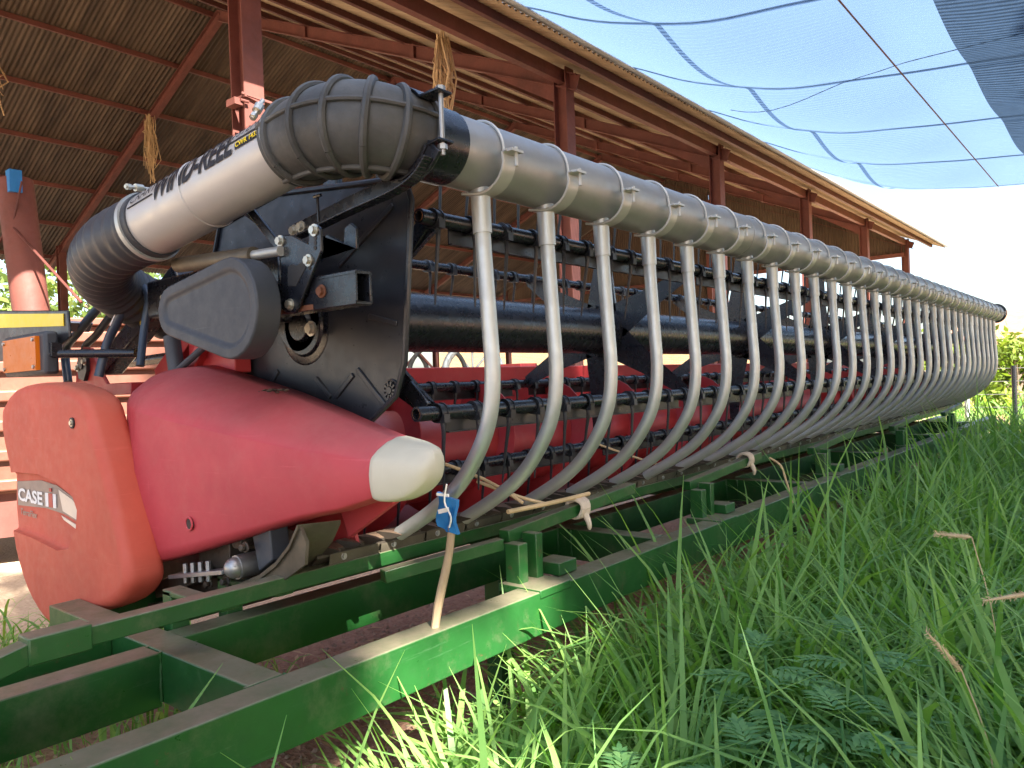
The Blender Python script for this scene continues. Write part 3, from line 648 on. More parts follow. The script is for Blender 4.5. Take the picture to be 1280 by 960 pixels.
# end skid plate and knife drive under the divider
pl = [(-2.60,.60),(-2.40,.64),(-2.22,.685),(-2.05,.735),(-1.90,.79),(-1.82,.835),(-1.755,.89),(-1.715,.945)]
mb = MB()
V = []; F = []
for x, z in pl: V += [(x,1.18,z),(x,1.32,z-.01),(x,1.32,z-.02),(x,1.18,z-.012)]
for i in range(len(pl)-1):
    for k in range(4): F.append((i*4+k, i*4+(k+1) % 4, (i+1)*4+(k+1) % 4, (i+1)*4+k))
F += [(3,2,1,0), tuple((len(pl)-1)*4+k for k in range(4))]
mb.add(V, F); mb.prism([(-2.3,.655),(-2.05,.727),(-1.90,.782),(-1.82,.828),(-1.755,.882),(-1.715,.937),(-1.69,.90),(-1.70,.84),(-1.80,.785),(-1.95,.735)], 'y', 1.188, 1.198)
hp('end_skid_plate', mb, 'skid', ang=50)
mb = MB(); mb.beam((-2.33,1.16,.735),(-2.02,1.16,.79),.05,.012); 
for i in range(4):
    p = Vector((-2.27+i*.045,1.16,.75+i*.008)); mb.cyl(p, p+Vector((0,0,.03)), .008, n=6); mb.cyl(p-Vector((0,0,.03)), p, .008, n=6)
hp('knife_drive_link', mb, 'steel', bev=.001)
mb = MB(); mb.cyl((-2.0,1.17,.80),(-2.0,1.30,.80),.034,n=20); mb.ball((-2.0,1.165,.80),.03,16); hp('ball_joint', mb, 'steel')
hp('mounting_lug', MB().prism([(-1.965,.90),(-1.875,.93),(-1.865,.83),(-1.935,.79)], 'y', 1.20, 1.26), 'slate_plastic', bev=.004)
mb = MB(); mb.box((-2.30,1.22,.76),(-2.12,1.36,.88)); mb.cyl((-2.12,1.30,.84),(-1.9,1.28,.87),.028,n=14); mb.cyl((-2.05,1.2,.87),(-2.05,1.34,.87),.03,n=16); mb.cyl((-1.9,1.22,.80),(-1.9,1.34,.80),.018,n=12); mb.beam((-2.50,1.2,.66),(-2.22,1.2,.755),.06,.05)
for p in ((-2.1,1.19,.86),(-1.96,1.18,.86),(-2.2,1.2,.72),(-2.05,1.17,.755)): bolt(mb, p, (0,-1,0), .011, .02)
hp('knife_gearbox', mb, 'dark_steel', bev=.003)
hp('underframe', MB().box((-2.75,1.26,.62),(-2.2,1.42,.74)), 'dark_steel', bev=.01)

# left-hand hoses, tilt cylinder, mounting arms
mb = MB(); mb.tube(smooth([(-3.42,1.28,1.36),(-3.46,1.29,1.49),(-3.34,1.29,1.555),(-3.04,1.29,1.675),(-2.95,1.29,1.70),(-2.87,1.29,1.68),(-2.885,1.27,1.60),(-2.96,1.25,1.50),(-2.98,1.22,1.37)], 6), .017, 12); h1 = hp('hydraulic_hose', mb, 'blue_hose')
mb = MB(); mb.tube(smooth([(-2.86,1.32,1.71),(-2.78,1.32,1.655),(-2.78,1.30,1.53),(-2.755,1.27,1.40)], 6), .014, 12); hp('hydraulic_hose', mb, 'blue_hose')
mb = MB(); mb.tube(smooth([(-3.36,1.33,1.33),(-3.40,1.34,1.49),(-3.27,1.34,1.55),(-3.0,1.33,1.665),(-2.93,1.34,1.66)], 6), .015, 12); hp('hydraulic_hose', mb, 'hose')
hp('white_hose_mark', MB().tube([(-2.888,1.2515,1.60),(-2.92,1.243,1.555)], .003, 6), 'white', h1)
for p in ((-3.03,1.28,1.68),(-3.29,1.28,1.575)): hp('hose_clip', MB().beam((p[0]-.02,p[1],p[2]-.012),(p[0]+.02,p[1],p[2]+.02),.09,.012), 'steel', bev=.002)
mb = MB(); mb.beam((-3.25,1.38,1.42),(-2.62,1.38,1.72),.075,.085); tc = hp('lift_arm', mb, 'black_paint', bev=.008)
hp('warning_sticker', MB().beam((-2.90,1.3405,1.57),(-2.78,1.3405,1.625),.002,.028), 'yellow', tc)
mb = MB(); mb.beam((-2.98,1.46,1.36),(-2.55,1.46,1.63),.05,.075); rl = hp('lift_link', mb, 'red_paint', bev=.003)
hp('warning_sticker', MB().box((-2.86,1.4335,1.43),(-2.81,1.4342,1.475)), 'yellow', rl)
mb = MB(); mb.prism([(-3.40,1.34),(-3.38,1.44),(-3.31,1.50),(-3.24,1.49),(-3.19,1.42),(-3.10,1.34)], 'y', 1.30, 1.315); mb.box((-3.4,1.30,1.30),(-2.9,1.40,1.345)); lb = hp('lug_bracket', mb, 'red_paint', bev=.003)
mb = MB(); mb.prism([(-3.345,1.42),(-3.33,1.37),(-3.28,1.36),(-3.25,1.40),(-3.25,1.46),(-3.28,1.49),(-3.32,1.475)], 'y', 1.285, 1.300); mb.cyl((-3.295,1.30,1.425),(-3.295,1.28,1.425),.018,n=16); fl = hp('pivot_flange', mb, 'black_plastic', lb, bev=.002)
mb = MB(); bolt(mb, (-3.33,1.285,1.415), (0,-1,0), .010, .012); bolt(mb, (-3.262,1.285,1.437), (0,-1,0), .010, .012); hp('flange_bolt', mb, 'bolt', fl)
hp('cross_bar', MB().cyl((-3.45,1.55,1.44),(-2.3,1.55,1.46),.022,n=14), 'black_paint')
hp('lower_frame', MB().box((-2.62,1.38,1.36),(-2.32,1.44,1.50)).beam((-2.6,1.37,1.36),(-2.45,1.37,1.5),.03,.05), 'red_paint', bev=.004)
hp('grey_cylinder', MB().cyl((-2.63,1.34,1.37),(-2.66,1.34,1.50),.028,n=16).cyl((-2.60,1.33,1.38),(-2.42,1.33,1.45),.012,n=10), 'slate_plastic')
# marker board and amber lamp
mb = MB(); mb.prism([(-3.80,1.46),(-3.80,1.68),(-3.055,1.618),(-3.045,1.52),(-3.20,1.475)], 'y', 1.15, 1.16); mbd = hp('marker_board', mb, 'black_plastic', bev=.004)
hp('reflective_strip', MB().prism([(-3.79,1.665),(-3.085,1.608),(-3.085,1.562),(-3.79,1.605)], 'y', 1.146, 1.1485), 'yellow', mbd)
mb = MB(); mb.box((-3.525,1.085,1.385),(-3.10,1.135,1.545)); lm = hp('marker_lamp', mb, 'slate_plastic', bev=.012)
mb = MB()
for i in range(14):
    for j in range(9):
        x = -3.455+i*.0225; z = 1.415+j*.0125; mb.ball((x, 1.077, z), .008, 6, (1.3,.7,.8))
mb.box((-3.485,1.070,1.402),(-3.145,1.086,1.528)); ln = hp('amber_lens', mb, 'amber', lm, ang=20)
for p in ((-3.467,1.415),(-3.467,1.515),(-3.162,1.415),(-3.162,1.515)): hp('lens_screw', MB().cyl((p[0],1.063,p[1]),(p[0],1.071,p[1]),.007,n=10), 'steel', lm)
hp('lamp_stem', MB().cyl((-3.11,1.11,1.46),(-2.85,1.3,1.45),.016,n=12).box((-3.11,1.10,1.45),(-3.075,1.135,1.50)), 'black_paint', lm)

# loose straw and a stick caught in the reel: things of their own
def rod(name, pts, r, mat, label, cat, group=None):
    o = part(name, MB().tube(smooth(pts, 3), r, 7), mat); return tag(o, label, cat, group)
rod('dry_stalk', [(-2.05,1.62,1.17),(-1.9,1.75,1.08),(-1.75,1.95,.97),(-1.62,2.0,.89)], .006, 'straw', 'long dry stalk lying diagonally behind the white divider point', 'dry stalk', 'dry stalks caught in the header')
rod('dry_stalk', [(-1.78,1.95,.96),(-1.68,2.05,.90),(-1.6,2.12,.868)], .006, 'straw', 'short thick dry stalk between the second and third drop tubes', 'dry stalk', 'dry stalks caught in the header')
rod('dry_stalk', [(-1.62,1.92,.872),(-1.60,2.15,.872),(-1.61,2.38,.87)], .008, 'straw', 'pale dry stalk lying along the cutter bar by the cloth knot', 'dry stalk', 'dry stalks caught in the header')
rod('dry_stalk', [(-2.0,3.0,1.0),(-1.85,3.1,.93),(-1.75,3.2,.88)], .005, 'straw', 'thin dry stalk hanging in the reel farther along the header', 'dry stalk', 'dry stalks caught in the header')

# ------------------------------------------------------------------ trailer
TR = thing('header_trailer', (-2.1, 5, 0), 'long green steel header trailer with dusty rails, standing in grass', 'trailer')
def tp(name, mb, mat='green', parent=None, bev=.004): return part(name, mb, mat, parent or TR, bev=bev)
ZT = .65
tp('front_rail', MB().box((-1.535,-.25,ZT-.13),(-1.445,11.2,ZT)))
tp('middle_rail', MB().box((-2.02,-.25,ZT-.14),(-1.93,.914,ZT-.002)))
tp('middle_rail', MB().box((-2.09,1.006,ZT-.14),(-2.0,11.2,ZT-.002)))
tp('rear_rail', MB().box((-2.30,-.25,ZT-.14),(-2.21,.914,ZT-.002)))
tp('rear_rail', MB().box((-2.66,1.006,ZT-.14),(-2.57,11.2,ZT-.002)))
for y in (.96, 2.75, 4.5, 6.3, 8.1, 10.0): tp('cross_member', MB().box((-2.66,y-.045,ZT-.13),(-1.536,y+.045,ZT+.0015)))
for y in (.96, 2.75, 4.5):
    for x in (-1.537, -1.931, -2.0):
        for sy in (-.047, .047):
            pts_ = [(x+random.gauss(0,.0012), y+sy+random.gauss(0,.0012), ZT-.125+.0125*q) for q in range(11)]
            part('weld_bead', MB().tube(pts_, [.0035+random.uniform(0,.0025) for _ in pts_], 6), 'green', TR)
# cutter-bar support bar with welded sleeve and bent end
spb = tp('support_bar', MB().box((-1.845,.60,.752),(-1.795,10.8,.795)), bev=.003)
tp('weld_sleeve', MB().box((-1.852,.575,.745),(-1.788,.70,.803)), parent=spb, bev=.004)
mb = MB(); mb.beam((-1.82,.60,.774),(-1.83,.33,.705),.05,.045); mb.box((-1.86,.30,.0),(-1.81,.345,.72)); tp('bent_end', mb, parent=spb, bev=.003)
for y in (1.05, 1.215):
    o_ = tp('bolted_post', MB().box((-2.14,y-.027,ZT-.10),(-2.092,y+.027,.752)).box((-2.14,y-.027,.735),(-1.83,y+.027,.751)))
    mb = MB(); bolt(mb, (-2.092,y,.69), (1,0,0), .008, .01); part('post_bolt', mb, 'bolt', o_)
for y in (1.9, 3.2, 4.9, 6.9, 9.0):
    tp('support_post', MB().box((-1.60,y-.025,ZT),(-1.562+.02,y+.02,.78)).box((-1.61,y-.05,ZT-.02),(-1.441,y+.11,ZT+.006)), bev=.003)
    tp('support_post', MB().box((-1.60,y+.065,ZT),(-1.542,y+.10,.80)), bev=.003)
    o_ = tp('gusset_block', MB().box((-1.60,y+.13,ZT+.003),(-1.50,y+.23,ZT+.045)), bev=.003)
    tp('catch_arm', MB().beam((-1.64,y+.02,.79),(-1.60,y+.77,.855),.045,.042), bev=.003)
    if y < 3: tp('catch_brace', MB().beam((-1.735,y-.42,.742),(-1.62,y-.02,.775),.038,.038), bev=.003)
for y in (2.3, 5.6, 8.6): tp('trailer_leg', MB().box((-2.08,y,0),(-2.0,y+.08,ZT-.14)).box((-2.12,y-.04,-.01),(-1.96,y+.12,.015)))
mb = MB(); mb.box((-2.6,6.55,.36),(-1.6,6.65,.46)); tp('axle', mb)
for x in (-2.75, -1.75):
    w_ = MB().tube([(x,6.6,.3),(x+.02,6.6,.3)], .29, 28); w_ = MB(); w_.tube([(x-.09,6.6,.3),(x-.07,6.6,.3),(x+.07,6.6,.3),(x+.09,6.6,.3)], [.26,.3,.3,.26], 28); wo = part('trailer_wheel', w_, 'tyre', TR); part('wheel_rim', MB().cyl((x-.095,6.6,.3),(x+.095,6.6,.3),.16,n=24), 'green', wo)

# things tied to the trailer and header
o = part('wooden_stick', MB().tube(smooth([(-1.475,1.42,.60),(-1.485,1.455,.70),(-1.50,1.52,.83),(-1.52,1.56,.935)], 3), [.012,.011,.011,.012,.012,.012,.011,.011,.011,.010], 8), 'wood'); tag(o, 'thin weathered wooden stick standing upright under the blue packet', 'stick')
pk = thing('seed_packet', (-1.50,1.565,.93), 'small crumpled blue and white packet tied on top of the wooden stick', 'packet')
mb = MB(); V = []; F = []
for j in range(7):
    for i in range(5): V.append((-1.555+i*.017, 1.535+.008*sin(i*1.9+j), .99-.016*j-.004*i+.003*cos(i*2)))
for j in range(6):
    for i in range(4): F.append((j*5+i, j*5+i+1, (j+1)*5+i+1, (j+1)*5+i))
k0 = len(V); mb.add(V+[(x, y+.012, z) for x, y, z in V], F+[tuple(q+k0 for q in f[::-1]) for f in F]+[(i+1, i, i+k0, i+1+k0) for i in range(4)]+[(30+i, 31+i, 31+i+k0, 30+i+k0) for i in range(4)]+[(j*5, (j+1)*5, (j+1)*5+k0, j*5+k0) for j in range(6)]+[((j+1)*5+4, j*5+4, j*5+4+k0, (j+1)*5+4+k0) for j in range(6)])
part('wrapper', mb, 'blue', pk)
part('white_print', MB().box((-1.545,1.523,.985),(-1.500,1.528,.992)).beam((-1.54,1.524,.94),(-1.50,1.524,.95),.003,.012), 'white', pk)
part('string', MB().tube(smooth([(-1.50,1.52,1.02),(-1.515,1.524,.97),(-1.49,1.522,.93),(-1.50,1.524,.90)], 4), .0025, 6), 'white', pk)
def knot(x, y, z, label):
    mb = MB()
    for i in range(6): mb.tube([(x+.036*cos(a), y-.025+i*.009+.004*sin(a*3+i), z+.034*sin(a)) for a in [2*pi*k/16 for k in range(17)]], .007, 7)
    mb.tube(smooth([(x+.03,y,z-.02),(x+.045,y,z-.05),(x+.04,y+.01,z-.075)], 3), [.012,.012,.011,.01,.009,.008,.006], 7)
    tag(part('cloth_knot', mb, 'cloth'), label, 'cloth knot', 'cloth strips tied round the trailer catch arms')
knot(-1.612, 2.31, .828, 'pale cloth strip wrapped round the nearest green catch arm')
knot(-1.61, 3.83, .848, 'thick pale cloth strip knotted on the second green catch arm')
rod('hanging_cord', [(-1.56,4.03,.84),(-1.50,4.03,.80),(-1.475,4.03,.72),(-1.44,4.03,.60)], .006, 'straw', 'pale cord hanging from the second catch arm over the front rail', 'cord')

# ------------------------------------------------------------------ shed
SHD = thing('open_shed', (-15, 12, 0), 'large open steel shed with red columns and brown corrugated gable roof behind the header', 'shed')
def sp2(name, mb, mat, parent=None, **k): return part(name, mb, mat, parent or SHD, **k)
CX, EZ, SL, RXX = -6.23, 5.65, .43, -15.1
def roofz(x): return EZ+.10+SL*((CX-x) if x > RXX else ((CX-RXX)-(RXX-x)))
def hbeam(mb, x, y, z0, z1, w_=.22, d_=.20, t=.016):
    mb.box((x+w_/2-t,y-d_/2,z0),(x+w_/2,y+d_/2,z1)); mb.box((x-w_/2,y-d_/2,z0),(x-w_/2+t,y+d_/2,z1)); mb.box((x-w_/2+t,y-t/2,z0),(x+w_/2-t,y+t/2,z1))
frames = [3.93+5*k for k in range(-2, 6)]
for y in frames:
    mb = MB(); hbeam(mb, CX, y, -.05, EZ); sp2('column', mb, 'shed_red')
    mb = MB(); hbeam(mb, -24, y, -.05, EZ); sp2('column', mb, 'shed_red')
    for xa, xb in ((CX+.25, RXX), (-24.9, RXX)):
        za, zb = roofz(xa)-.24, roofz(xb)-.24
        mb = MB(); mb.beam((xa,y,za),(xb,y,zb),.012,.22); mb.beam((xa,y,za+.11),(xb,y,zb+.11),.13,.014); mb.beam((xa,y,za-.11),(xb,y,zb-.11),.13,.014)
        rf_ = sp2('rafter', mb, 'shed_red')
        if xa > -10:   # haunch under the eave joint
            mb = MB(); mb.prism([(CX-.1,EZ-.02),(CX-.1,EZ-.45),(CX-1.5,roofz(CX-1.5)-.36)], 'y', y-.01, y+.01); sp2('haunch', mb, 'shed_red', rf_)
    if 0 < y < 28: 
        for xk in (-9.2, -12.1):
            mb = MB(); mb.box((xk-.04,y-.06,roofz(xk)-.36),(xk+.04,y+.06,roofz(xk)-.12)); sp2('rafter_cleat', mb, 'shed_red')
for i in range(12):
    for sgn in (0, 1):
        d = .02+i*.88 if not sgn else i*.88+.3
        if sgn and d > 9.6: continue
        x = CX+.75-i*1.30 if not sgn else -24.6+i*1.55
        if not sgn and x < RXX+.2: continue
        if sgn and x > RXX-.2: continue
        z = roofz(x)-.075
        mb = MB(); mb.box((x-.03,-7,z-.055),(x+.03,29.2,z+.05)); sp2('purlin', mb, 'purlin' if not sgn else 'shed_red')
sp2('eave_beam', MB().box((CX-.05,-6.3,EZ-.20),(CX+.05,28.8,EZ-.02)), 'shed_red')
def roof(xa, xb, mat, name):
    pitch = .10; n = int((29.4+8)/pitch*6); mb = MB()
    for i in range(n+1):
        y = -8+i*pitch/6; dz = .019*sin(2*pi*i/6)
        for x in (xa, xb): mb.v.append((x, y, roofz(x)+dz))
    for i in range(n): mb.f.append((i*2, i*2+1, i*2+3, i*2+2))
    return sp2(name, mb, mat, recalc=False, ang=60)
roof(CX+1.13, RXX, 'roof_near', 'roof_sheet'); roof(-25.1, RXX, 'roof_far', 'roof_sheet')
mb = MB(); mb.beam((CX+1.06,10.7,roofz(CX+1.06)+.035),(CX+1.29,10.7,roofz(CX+1.29)+.035),37.4,.012); sp2('eave_gutter', mb, 'roof_top')
# gable end wall: clad to the ground on the far half, open below on the near half
def gable(x0, x1, zb, name):
    n = int(abs(x1-x0)/.1*4); mb = MB()
    for i in range(n+1):
        x = x0+(x1-x0)*i/n; dy = .018*sin(2*pi*i/4); mb.v += [(x, 28.9+dy, zb), (x, 28.9+dy, roofz(x)-.05)]
    for i in range(n): mb.f.append((i*2, i*2+2, i*2+3, i*2+1))
    sp2(name, mb, 'roof_far', recalc=False, ang=60)
gable(-24, -13.3, 2.75, 'gable_cladding'); gable(-13.3, CX, 5.15, 'gable_cladding')
sp2('gable_post', MB().box((-13.4,28.7,0),(-13.2,28.85,8.2)), 'shed_red')
sp2('gable_beam', MB().box((-24,28.72,5.05),(CX,28.84,5.18)), 'shed_red')
# column clamp with wire
mb = MB(); mb.box((CX-.15,3.81,3.90),(CX+.15,3.83,3.925)); mb.box((CX-.06,3.75,3.84),(CX+.08,3.83,3.90)); mb.beam((CX+.13,3.79,3.93),(CX+.16,4.10,3.90),.02,.02); mb.cyl((CX+.14,3.77,3.86),(CX+.14,3.85,3.86),.014,n=8)
sp2('column_clamp', mb, 'shed_red')
def nest(p, L, label):
    mb = MB()
    for i in range(70):
        a = random.uniform(0, 2*pi); r0 = random.uniform(.0,.13); l_ = random.uniform(.3, 1)*L; q = Vector(p)+Vector((r0*cos(a)*.6, r0*sin(a), -random.uniform(0,.3)*L))
        mb.tube([q, q+Vector((random.gauss(0,.05), random.gauss(0,.07), -l_*.5)), q+Vector((random.gauss(0,.05), random.gauss(0,.05), -l_*random.uniform(.6,1)))], random.uniform(.006,.014), 4)
    tag(part('bird_nest', mb, 'straw'), label, 'nest', 'straggly nests hanging under the shed roof')
nest((-6.9,7.2,5.85), 1.1, 'straggly dry grass nest hanging from the eave purlin above the manifold')
nest((-18.1,8.78,7.95), 1.5, 'wispy dry grass nest hanging from the left diagonal rafter')
nest((-15.0,4.6,7.2), .9, 'small wispy nest hanging high beneath the ridge')
# machinery parked in the shed
WG = thing('grain_wagon', (-6.5,1.6,0), 'sun-faded orange-red ribbed wagon body parked behind the header', 'wagon')
wc = Vector((-6.6,2.35,0)); dl = Vector((.32,.947,0)); nrm = Vector((.947,-.32,0))
def wbox(mb, s0, s1, n0, n1, z0, z1):
    V = [wc+dl*a+nrm*b+Vector((0,0,z)) for z in (z0,z1) for a, b in ((s0,n0),(s1,n0),(s1,n1),(s0,n1))]
    mb.add(V, [(0,3,2,1),(4,5,6,7),(0,1,5,4),(1,2,6,5),(2,3,7,6),(3,0,4,7)])
mb = MB(); wbox(mb, -2.4, 1.0, -1.0, 0, .58, 1.86); part('wagon_body', mb, 'wagon', WG, bev=.01)
for i in range(6): mb = MB(); wbox(mb, -2.4, 1.0, 0, .05, .60+i*.225, .69+i*.225); part('side_rib', mb, 'wagon', WG, bev=.015)
mb = MB(); wbox(mb, -2.4, 1.02, -.06, .07, 1.86, 1.92); part('top_rail', mb, 'wagon', WG, bev=.01)
mb = MB(); wbox(mb, -2.4, .9, -.5, -.05, .24, .58); part('chassis', mb, 'shed_red', WG)
for s_ in (-1.7, .3):
    c = wc+dl*s_+nrm*(-.25)+Vector((0,0,.45)); mb = MB(); mb.tube([c-nrm*.12, c-nrm*.10, c+nrm*.10, c+nrm*.12], [.38,.44,.44,.38], 30); wo = part('wagon_wheel', mb, 'tyre', WG); part('wheel_rim', MB().cyl(c-nrm*.121, c+nrm*.125, .22, n=24), 'rust', wo)
LPo = thing('leaning_post', (-7.7,2.7,0), 'fat leaning round red steel post with blue cap behind the wagon', 'post')
part('post_tube', MB().cyl((-7.55,2.72,-.05),(-7.99,2.60,3.30), .15, n=28), 'shed_red', LPo)
part('blue_cap', MB().box((-7.90,2.50,3.16),(-7.80,2.60,3.36)), 'blue', LPo)
part('stay_wire', MB().tube([(-7.84,2.52,2.85),(-7.0,2.75,2.10)], .012, 6).tube([(-7.9,2.50,2.85),(-8.6,2.2,1.9)], .012, 6).tube([(-7.84,2.52,2.85),(-7.75,2.58,3.25)], .01, 6), 'purlin', LPo)
RK = thing('hay_rake', (-8.2,8.2,0), 'parked red implement with spoked black wheels and a silver wheel behind the reel', 'implement')
for x, y, mat in ((-8.55,7.75,'tyre'),(-8.15,8.15,'tyre'),(-7.8,8.55,'galv')):
    c = Vector((x,y,1.45)); d = Vector((.75,-.66,0)); u = Vector((0,0,1)); v = d.cross(u)
    mb = MB(); mb.tube([c+(u*cos(a)+v*sin(a))*.42 for a in [2*pi*i/32 for i in range(33)]], .035 if mat == 'tyre' else .06, 10)
    wh = part('rake_wheel', mb, mat, RK); mb = MB()
    for i in range(9): a = 2*pi*i/9; mb.tube([c, c+(u*cos(a)+v*sin(a))*.42], .018, 6)
    mb.cyl(c-d*.06, c+d*.06, .08, n=16); part('spokes', mb, 'galv' if mat == 'galv' else 'purlin', wh)
part('rake_frame', MB().beam((-8.9,7.3,1.1),(-6.9,9.3,1.35),.12,.12).beam((-8.0,8.2,0),(-8.0,8.2,1.2),.1,.1,up=(1,0,0)).box((-7.4,8.7,1.35),(-7.0,9.1,1.55)), 'red_paint', RK, bev=.01)
part('rake_frame_plate', MB().box((-7.3,9.15,1.42),(-6.8,9.6,1.52)), 'black_paint', RK, bev=.01)
o = tag(part('brick_wall', MB().box((-36,36,0),(-12,36.25,3.3)), 'brick'), 'low tan brick boundary wall seen beyond the shed through the reel', 'wall')

# ------------------------------------------------------------------ shade net
NET = thing('shade_net', (-2,8,4.3), 'pale blue-grey shade netting stretched from the shed eave over the header', 'shade net')
EX, EZN = CX+1.26, roofz(CX+1.26)+.05
cabY = [4.3,6.5,8.7,10.9,13.1,15.4]
def netz(x, y):
    # falls from the eave to a lengthwise cable, then on to a second one, scalloped between the cross seams
    if x < -1.85: t = (x-EX)/(-1.85-EX); z = EZN+(4.32-EZN)*t-.20*sin(pi*t)
    else: t = min(1, (x+1.85)/4.4); z = 4.32+.1*t-.22*sin(pi*t)
    k = max(i for i in range(len(cabY)) if cabY[i] <= y+1e-6); k = min(k, len(cabY)-2); u = (y-cabY[k])/(cabY[k+1]-cabY[k]); tx = (x-EX)/(2.55-EX)
    return z-.15*sin(pi*u)*abs(sin(pi*t))**1.4-.02*sin(pi*u)*min(1, t*3)+.008*sin(x*5+y*3)
def sheet(x0, x1, y0, y1, nx, ny, dz=0, xf=None):
    V = []; F = []
    for j in range(ny+1):
        y = y0+(y1-y0)*j/ny
        for i in range(nx+1): x = x0+(x1-x0)*i/nx+(xf(y, i/nx) if xf else 0); V.append((x, y, netz(x, y)+dz))
    for j in range(ny):
        for i in range(nx): q = j*(nx+1)+i; F.append((q, q+1, q+nx+2, q+nx+1))
    return MB().add(V, F)
part('netting', sheet(EX, 2.55, cabY[0], cabY[-1], 44, 90), 'net', NET, recalc=False, ang=80)
for x in (-1.85, 2.5):
    part('steel_cable', MB().tube([(x, 4.3+11.1*q/20, (4.30 if x < 0 else 4.40)) for q in range(21)], .008, 6), 'purlin', NET)
for y in cabY:
    part('net_seam', MB().tube([(EX+(2.5-EX)*i/30, y, netz(EX+(2.5-EX)*i/30, y)-.004) for i in range(31)], .006, 5), 'net_hem', NET)
part('diagonal_seam', MB().tube([(EX+.9+4.6*i/20, 9.6-2.4*i/20, netz(EX+.9+4.6*i/20, 9.6-2.4*i/20)-.004) for i in range(21)], .005, 5), 'net_hem', NET)
for y in cabY[1:-1]: part('seam_fold', sheet(EX, 2.5, y-.035, y+.035, 44, 2, -.012), 'net', NET, recalc=False, ang=80)
for x_ in (-3.45,): part('seam_fold', sheet(x_-.035, x_+.035, cabY[0], cabY[-1], 3, 90, -.02), 'net', NET, recalc=False, ang=80)
part('net_overlap', sheet(-1.15, .9, cabY[0]+.05, cabY[-1]-.02, 8, 60, -.05, lambda y, t: -.10*sin(pi*(y-4.3)/11.1)*(1-t)), 'net_dark', NET, recalc=False, ang=80).__setitem__('label', 'darker doubled strip of netting')
for x, y in ((2.5,4.3),(2.5,9.8),(2.5,15.4)):
    tag(part('net_pole', MB().cyl((x,y,-.1),(x,y,4.45),.045,n=14), 'galv'), 'slim steel pole holding up the outer edge of the shade net', 'pole', 'poles along the outer edge of the net')

# ------------------------------------------------------------------ plants
def quadmesh(name, V, F, tint, mat):
    me = bpy.data.meshes.new(name); me.from_pydata([], [], [])
    nv, nf = len(V), len(F)
    me.vertices.add(nv); me.vertices.foreach_set('co', np.asarray(V, dtype=np.float32).ravel())
    me.loops.add(nf*4); me.loops.foreach_set('vertex_index', np.asarray(F, dtype=np.int32).ravel())
    me.polygons.add(nf); me.polygons.foreach_set('loop_start', np.arange(0, nf*4, 4, dtype=np.int32)); me.polygons.foreach_set('loop_total', np.full(nf, 4, dtype=np.int32))
    me.update(calc_edges=True); a = me.attributes.new('tint', 'FLOAT', 'POINT'); a.data.foreach_set('value', np.asarray(tint, dtype=np.float32))
    me.polygons.foreach_set('use_smooth', np.ones(nf, dtype=bool)); me.materials.append(M[mat]); return me
def blades(base, length, width, heading, lean, curl, tint, seg=6):
    n = len(base); T = np.linspace(0, 1, seg+1)[None, :]
    phi = lean[:, None]+curl[:, None]*T**1.35                  # angle from vertical grows along the blade
    ds = length[:, None]/seg
    hx = np.cumsum(np.sin(phi)*ds, 1)-np.sin(phi[:, :1])*ds; hz = np.cumsum(np.cos(phi)*ds, 1)-np.cos(phi[:, :1])*ds
    cx, cy = np.cos(heading)[:, None], np.sin(heading)[:, None]
    P = np.stack([base[:, 0:1]+cx*hx, base[:, 1:2]+cy*hx, base[:, 2:3]+hz], -1)
    wd = width[:, None]*np.clip(1.15*(1-T**2.2), .04, 1)*np.clip(.45+T*2.5, 0, 1)/2
    sd = np.stack([-cy*wd, cx*wd, 0*wd], -1)
    fold = np.stack([0*wd, 0*wd, wd*.35], -1)
    V = np.stack([P-sd+fold, P+sd+fold], 2).reshape(-1, 3)
    i = np.arange(seg); q = np.stack([i*2, i*2+1, i*2+3, i*2+2], -1); F = (q[None]+(np.arange(n)*(seg+1)*2)[:, None, None]).reshape(-1, 4)
    return V, F, np.repeat(tint, (seg+1)*2)
def grass_object(name, pts, hs, kind_label=None, wscale=1.0):
    n = len(pts); L = hs*rng.uniform(.5, 1.42, n); hd = rng.uniform(0, 2*pi, n); lean = np.abs(rng.normal(.05, .16, n)); curl = np.clip(rng.gamma(4.0, .48, n), .3, 3.2)
    wd = (rng.uniform(.008, .019, n)+np.where(rng.random(n) < .18, .009, 0))*wscale*np.clip(L/.5, .5, 1.3); tint = np.where(rng.random(n) < .012, 1.0, rng.beta(2, 2.6, n)*.9)
    L = np.where(tint > .95, L*.6, L)
    V, F, t = blades(np.column_stack([pts, np.zeros(n)-.01]), L, wd, hd, lean, curl, tint)
    o = link(name, quadmesh(name, V, F, t, 'grass')); tag(o, kind='stuff'); return o
def tufts(x0, x1, y0, y1, dens, per, spread=.06, keep=None):
    nt = int((x1-x0)*(y1-y0)*dens); c = np.column_stack([rng.uniform(x0, x1, nt), rng.uniform(y0, y1, nt)])
    if keep is not None: c = c[keep(c)]
    k = rng.poisson(per, len(c))+2; p = np.repeat(c, k, 0)+rng.normal(0, spread, (k.sum(), 2)); h = np.repeat(rng.uniform(.75, 1.2, len(c)), k); return p, h
def edge(c): return c[:, 0] > -1.42+.03*np.sin(c[:, 1]*2.3)
WX = np.array([(-.62,1.45),(-.50,1.62),(-.72,1.78),(-.42,1.42),(-.55,1.95),(-.82,1.30)])
P, Hh = [], []
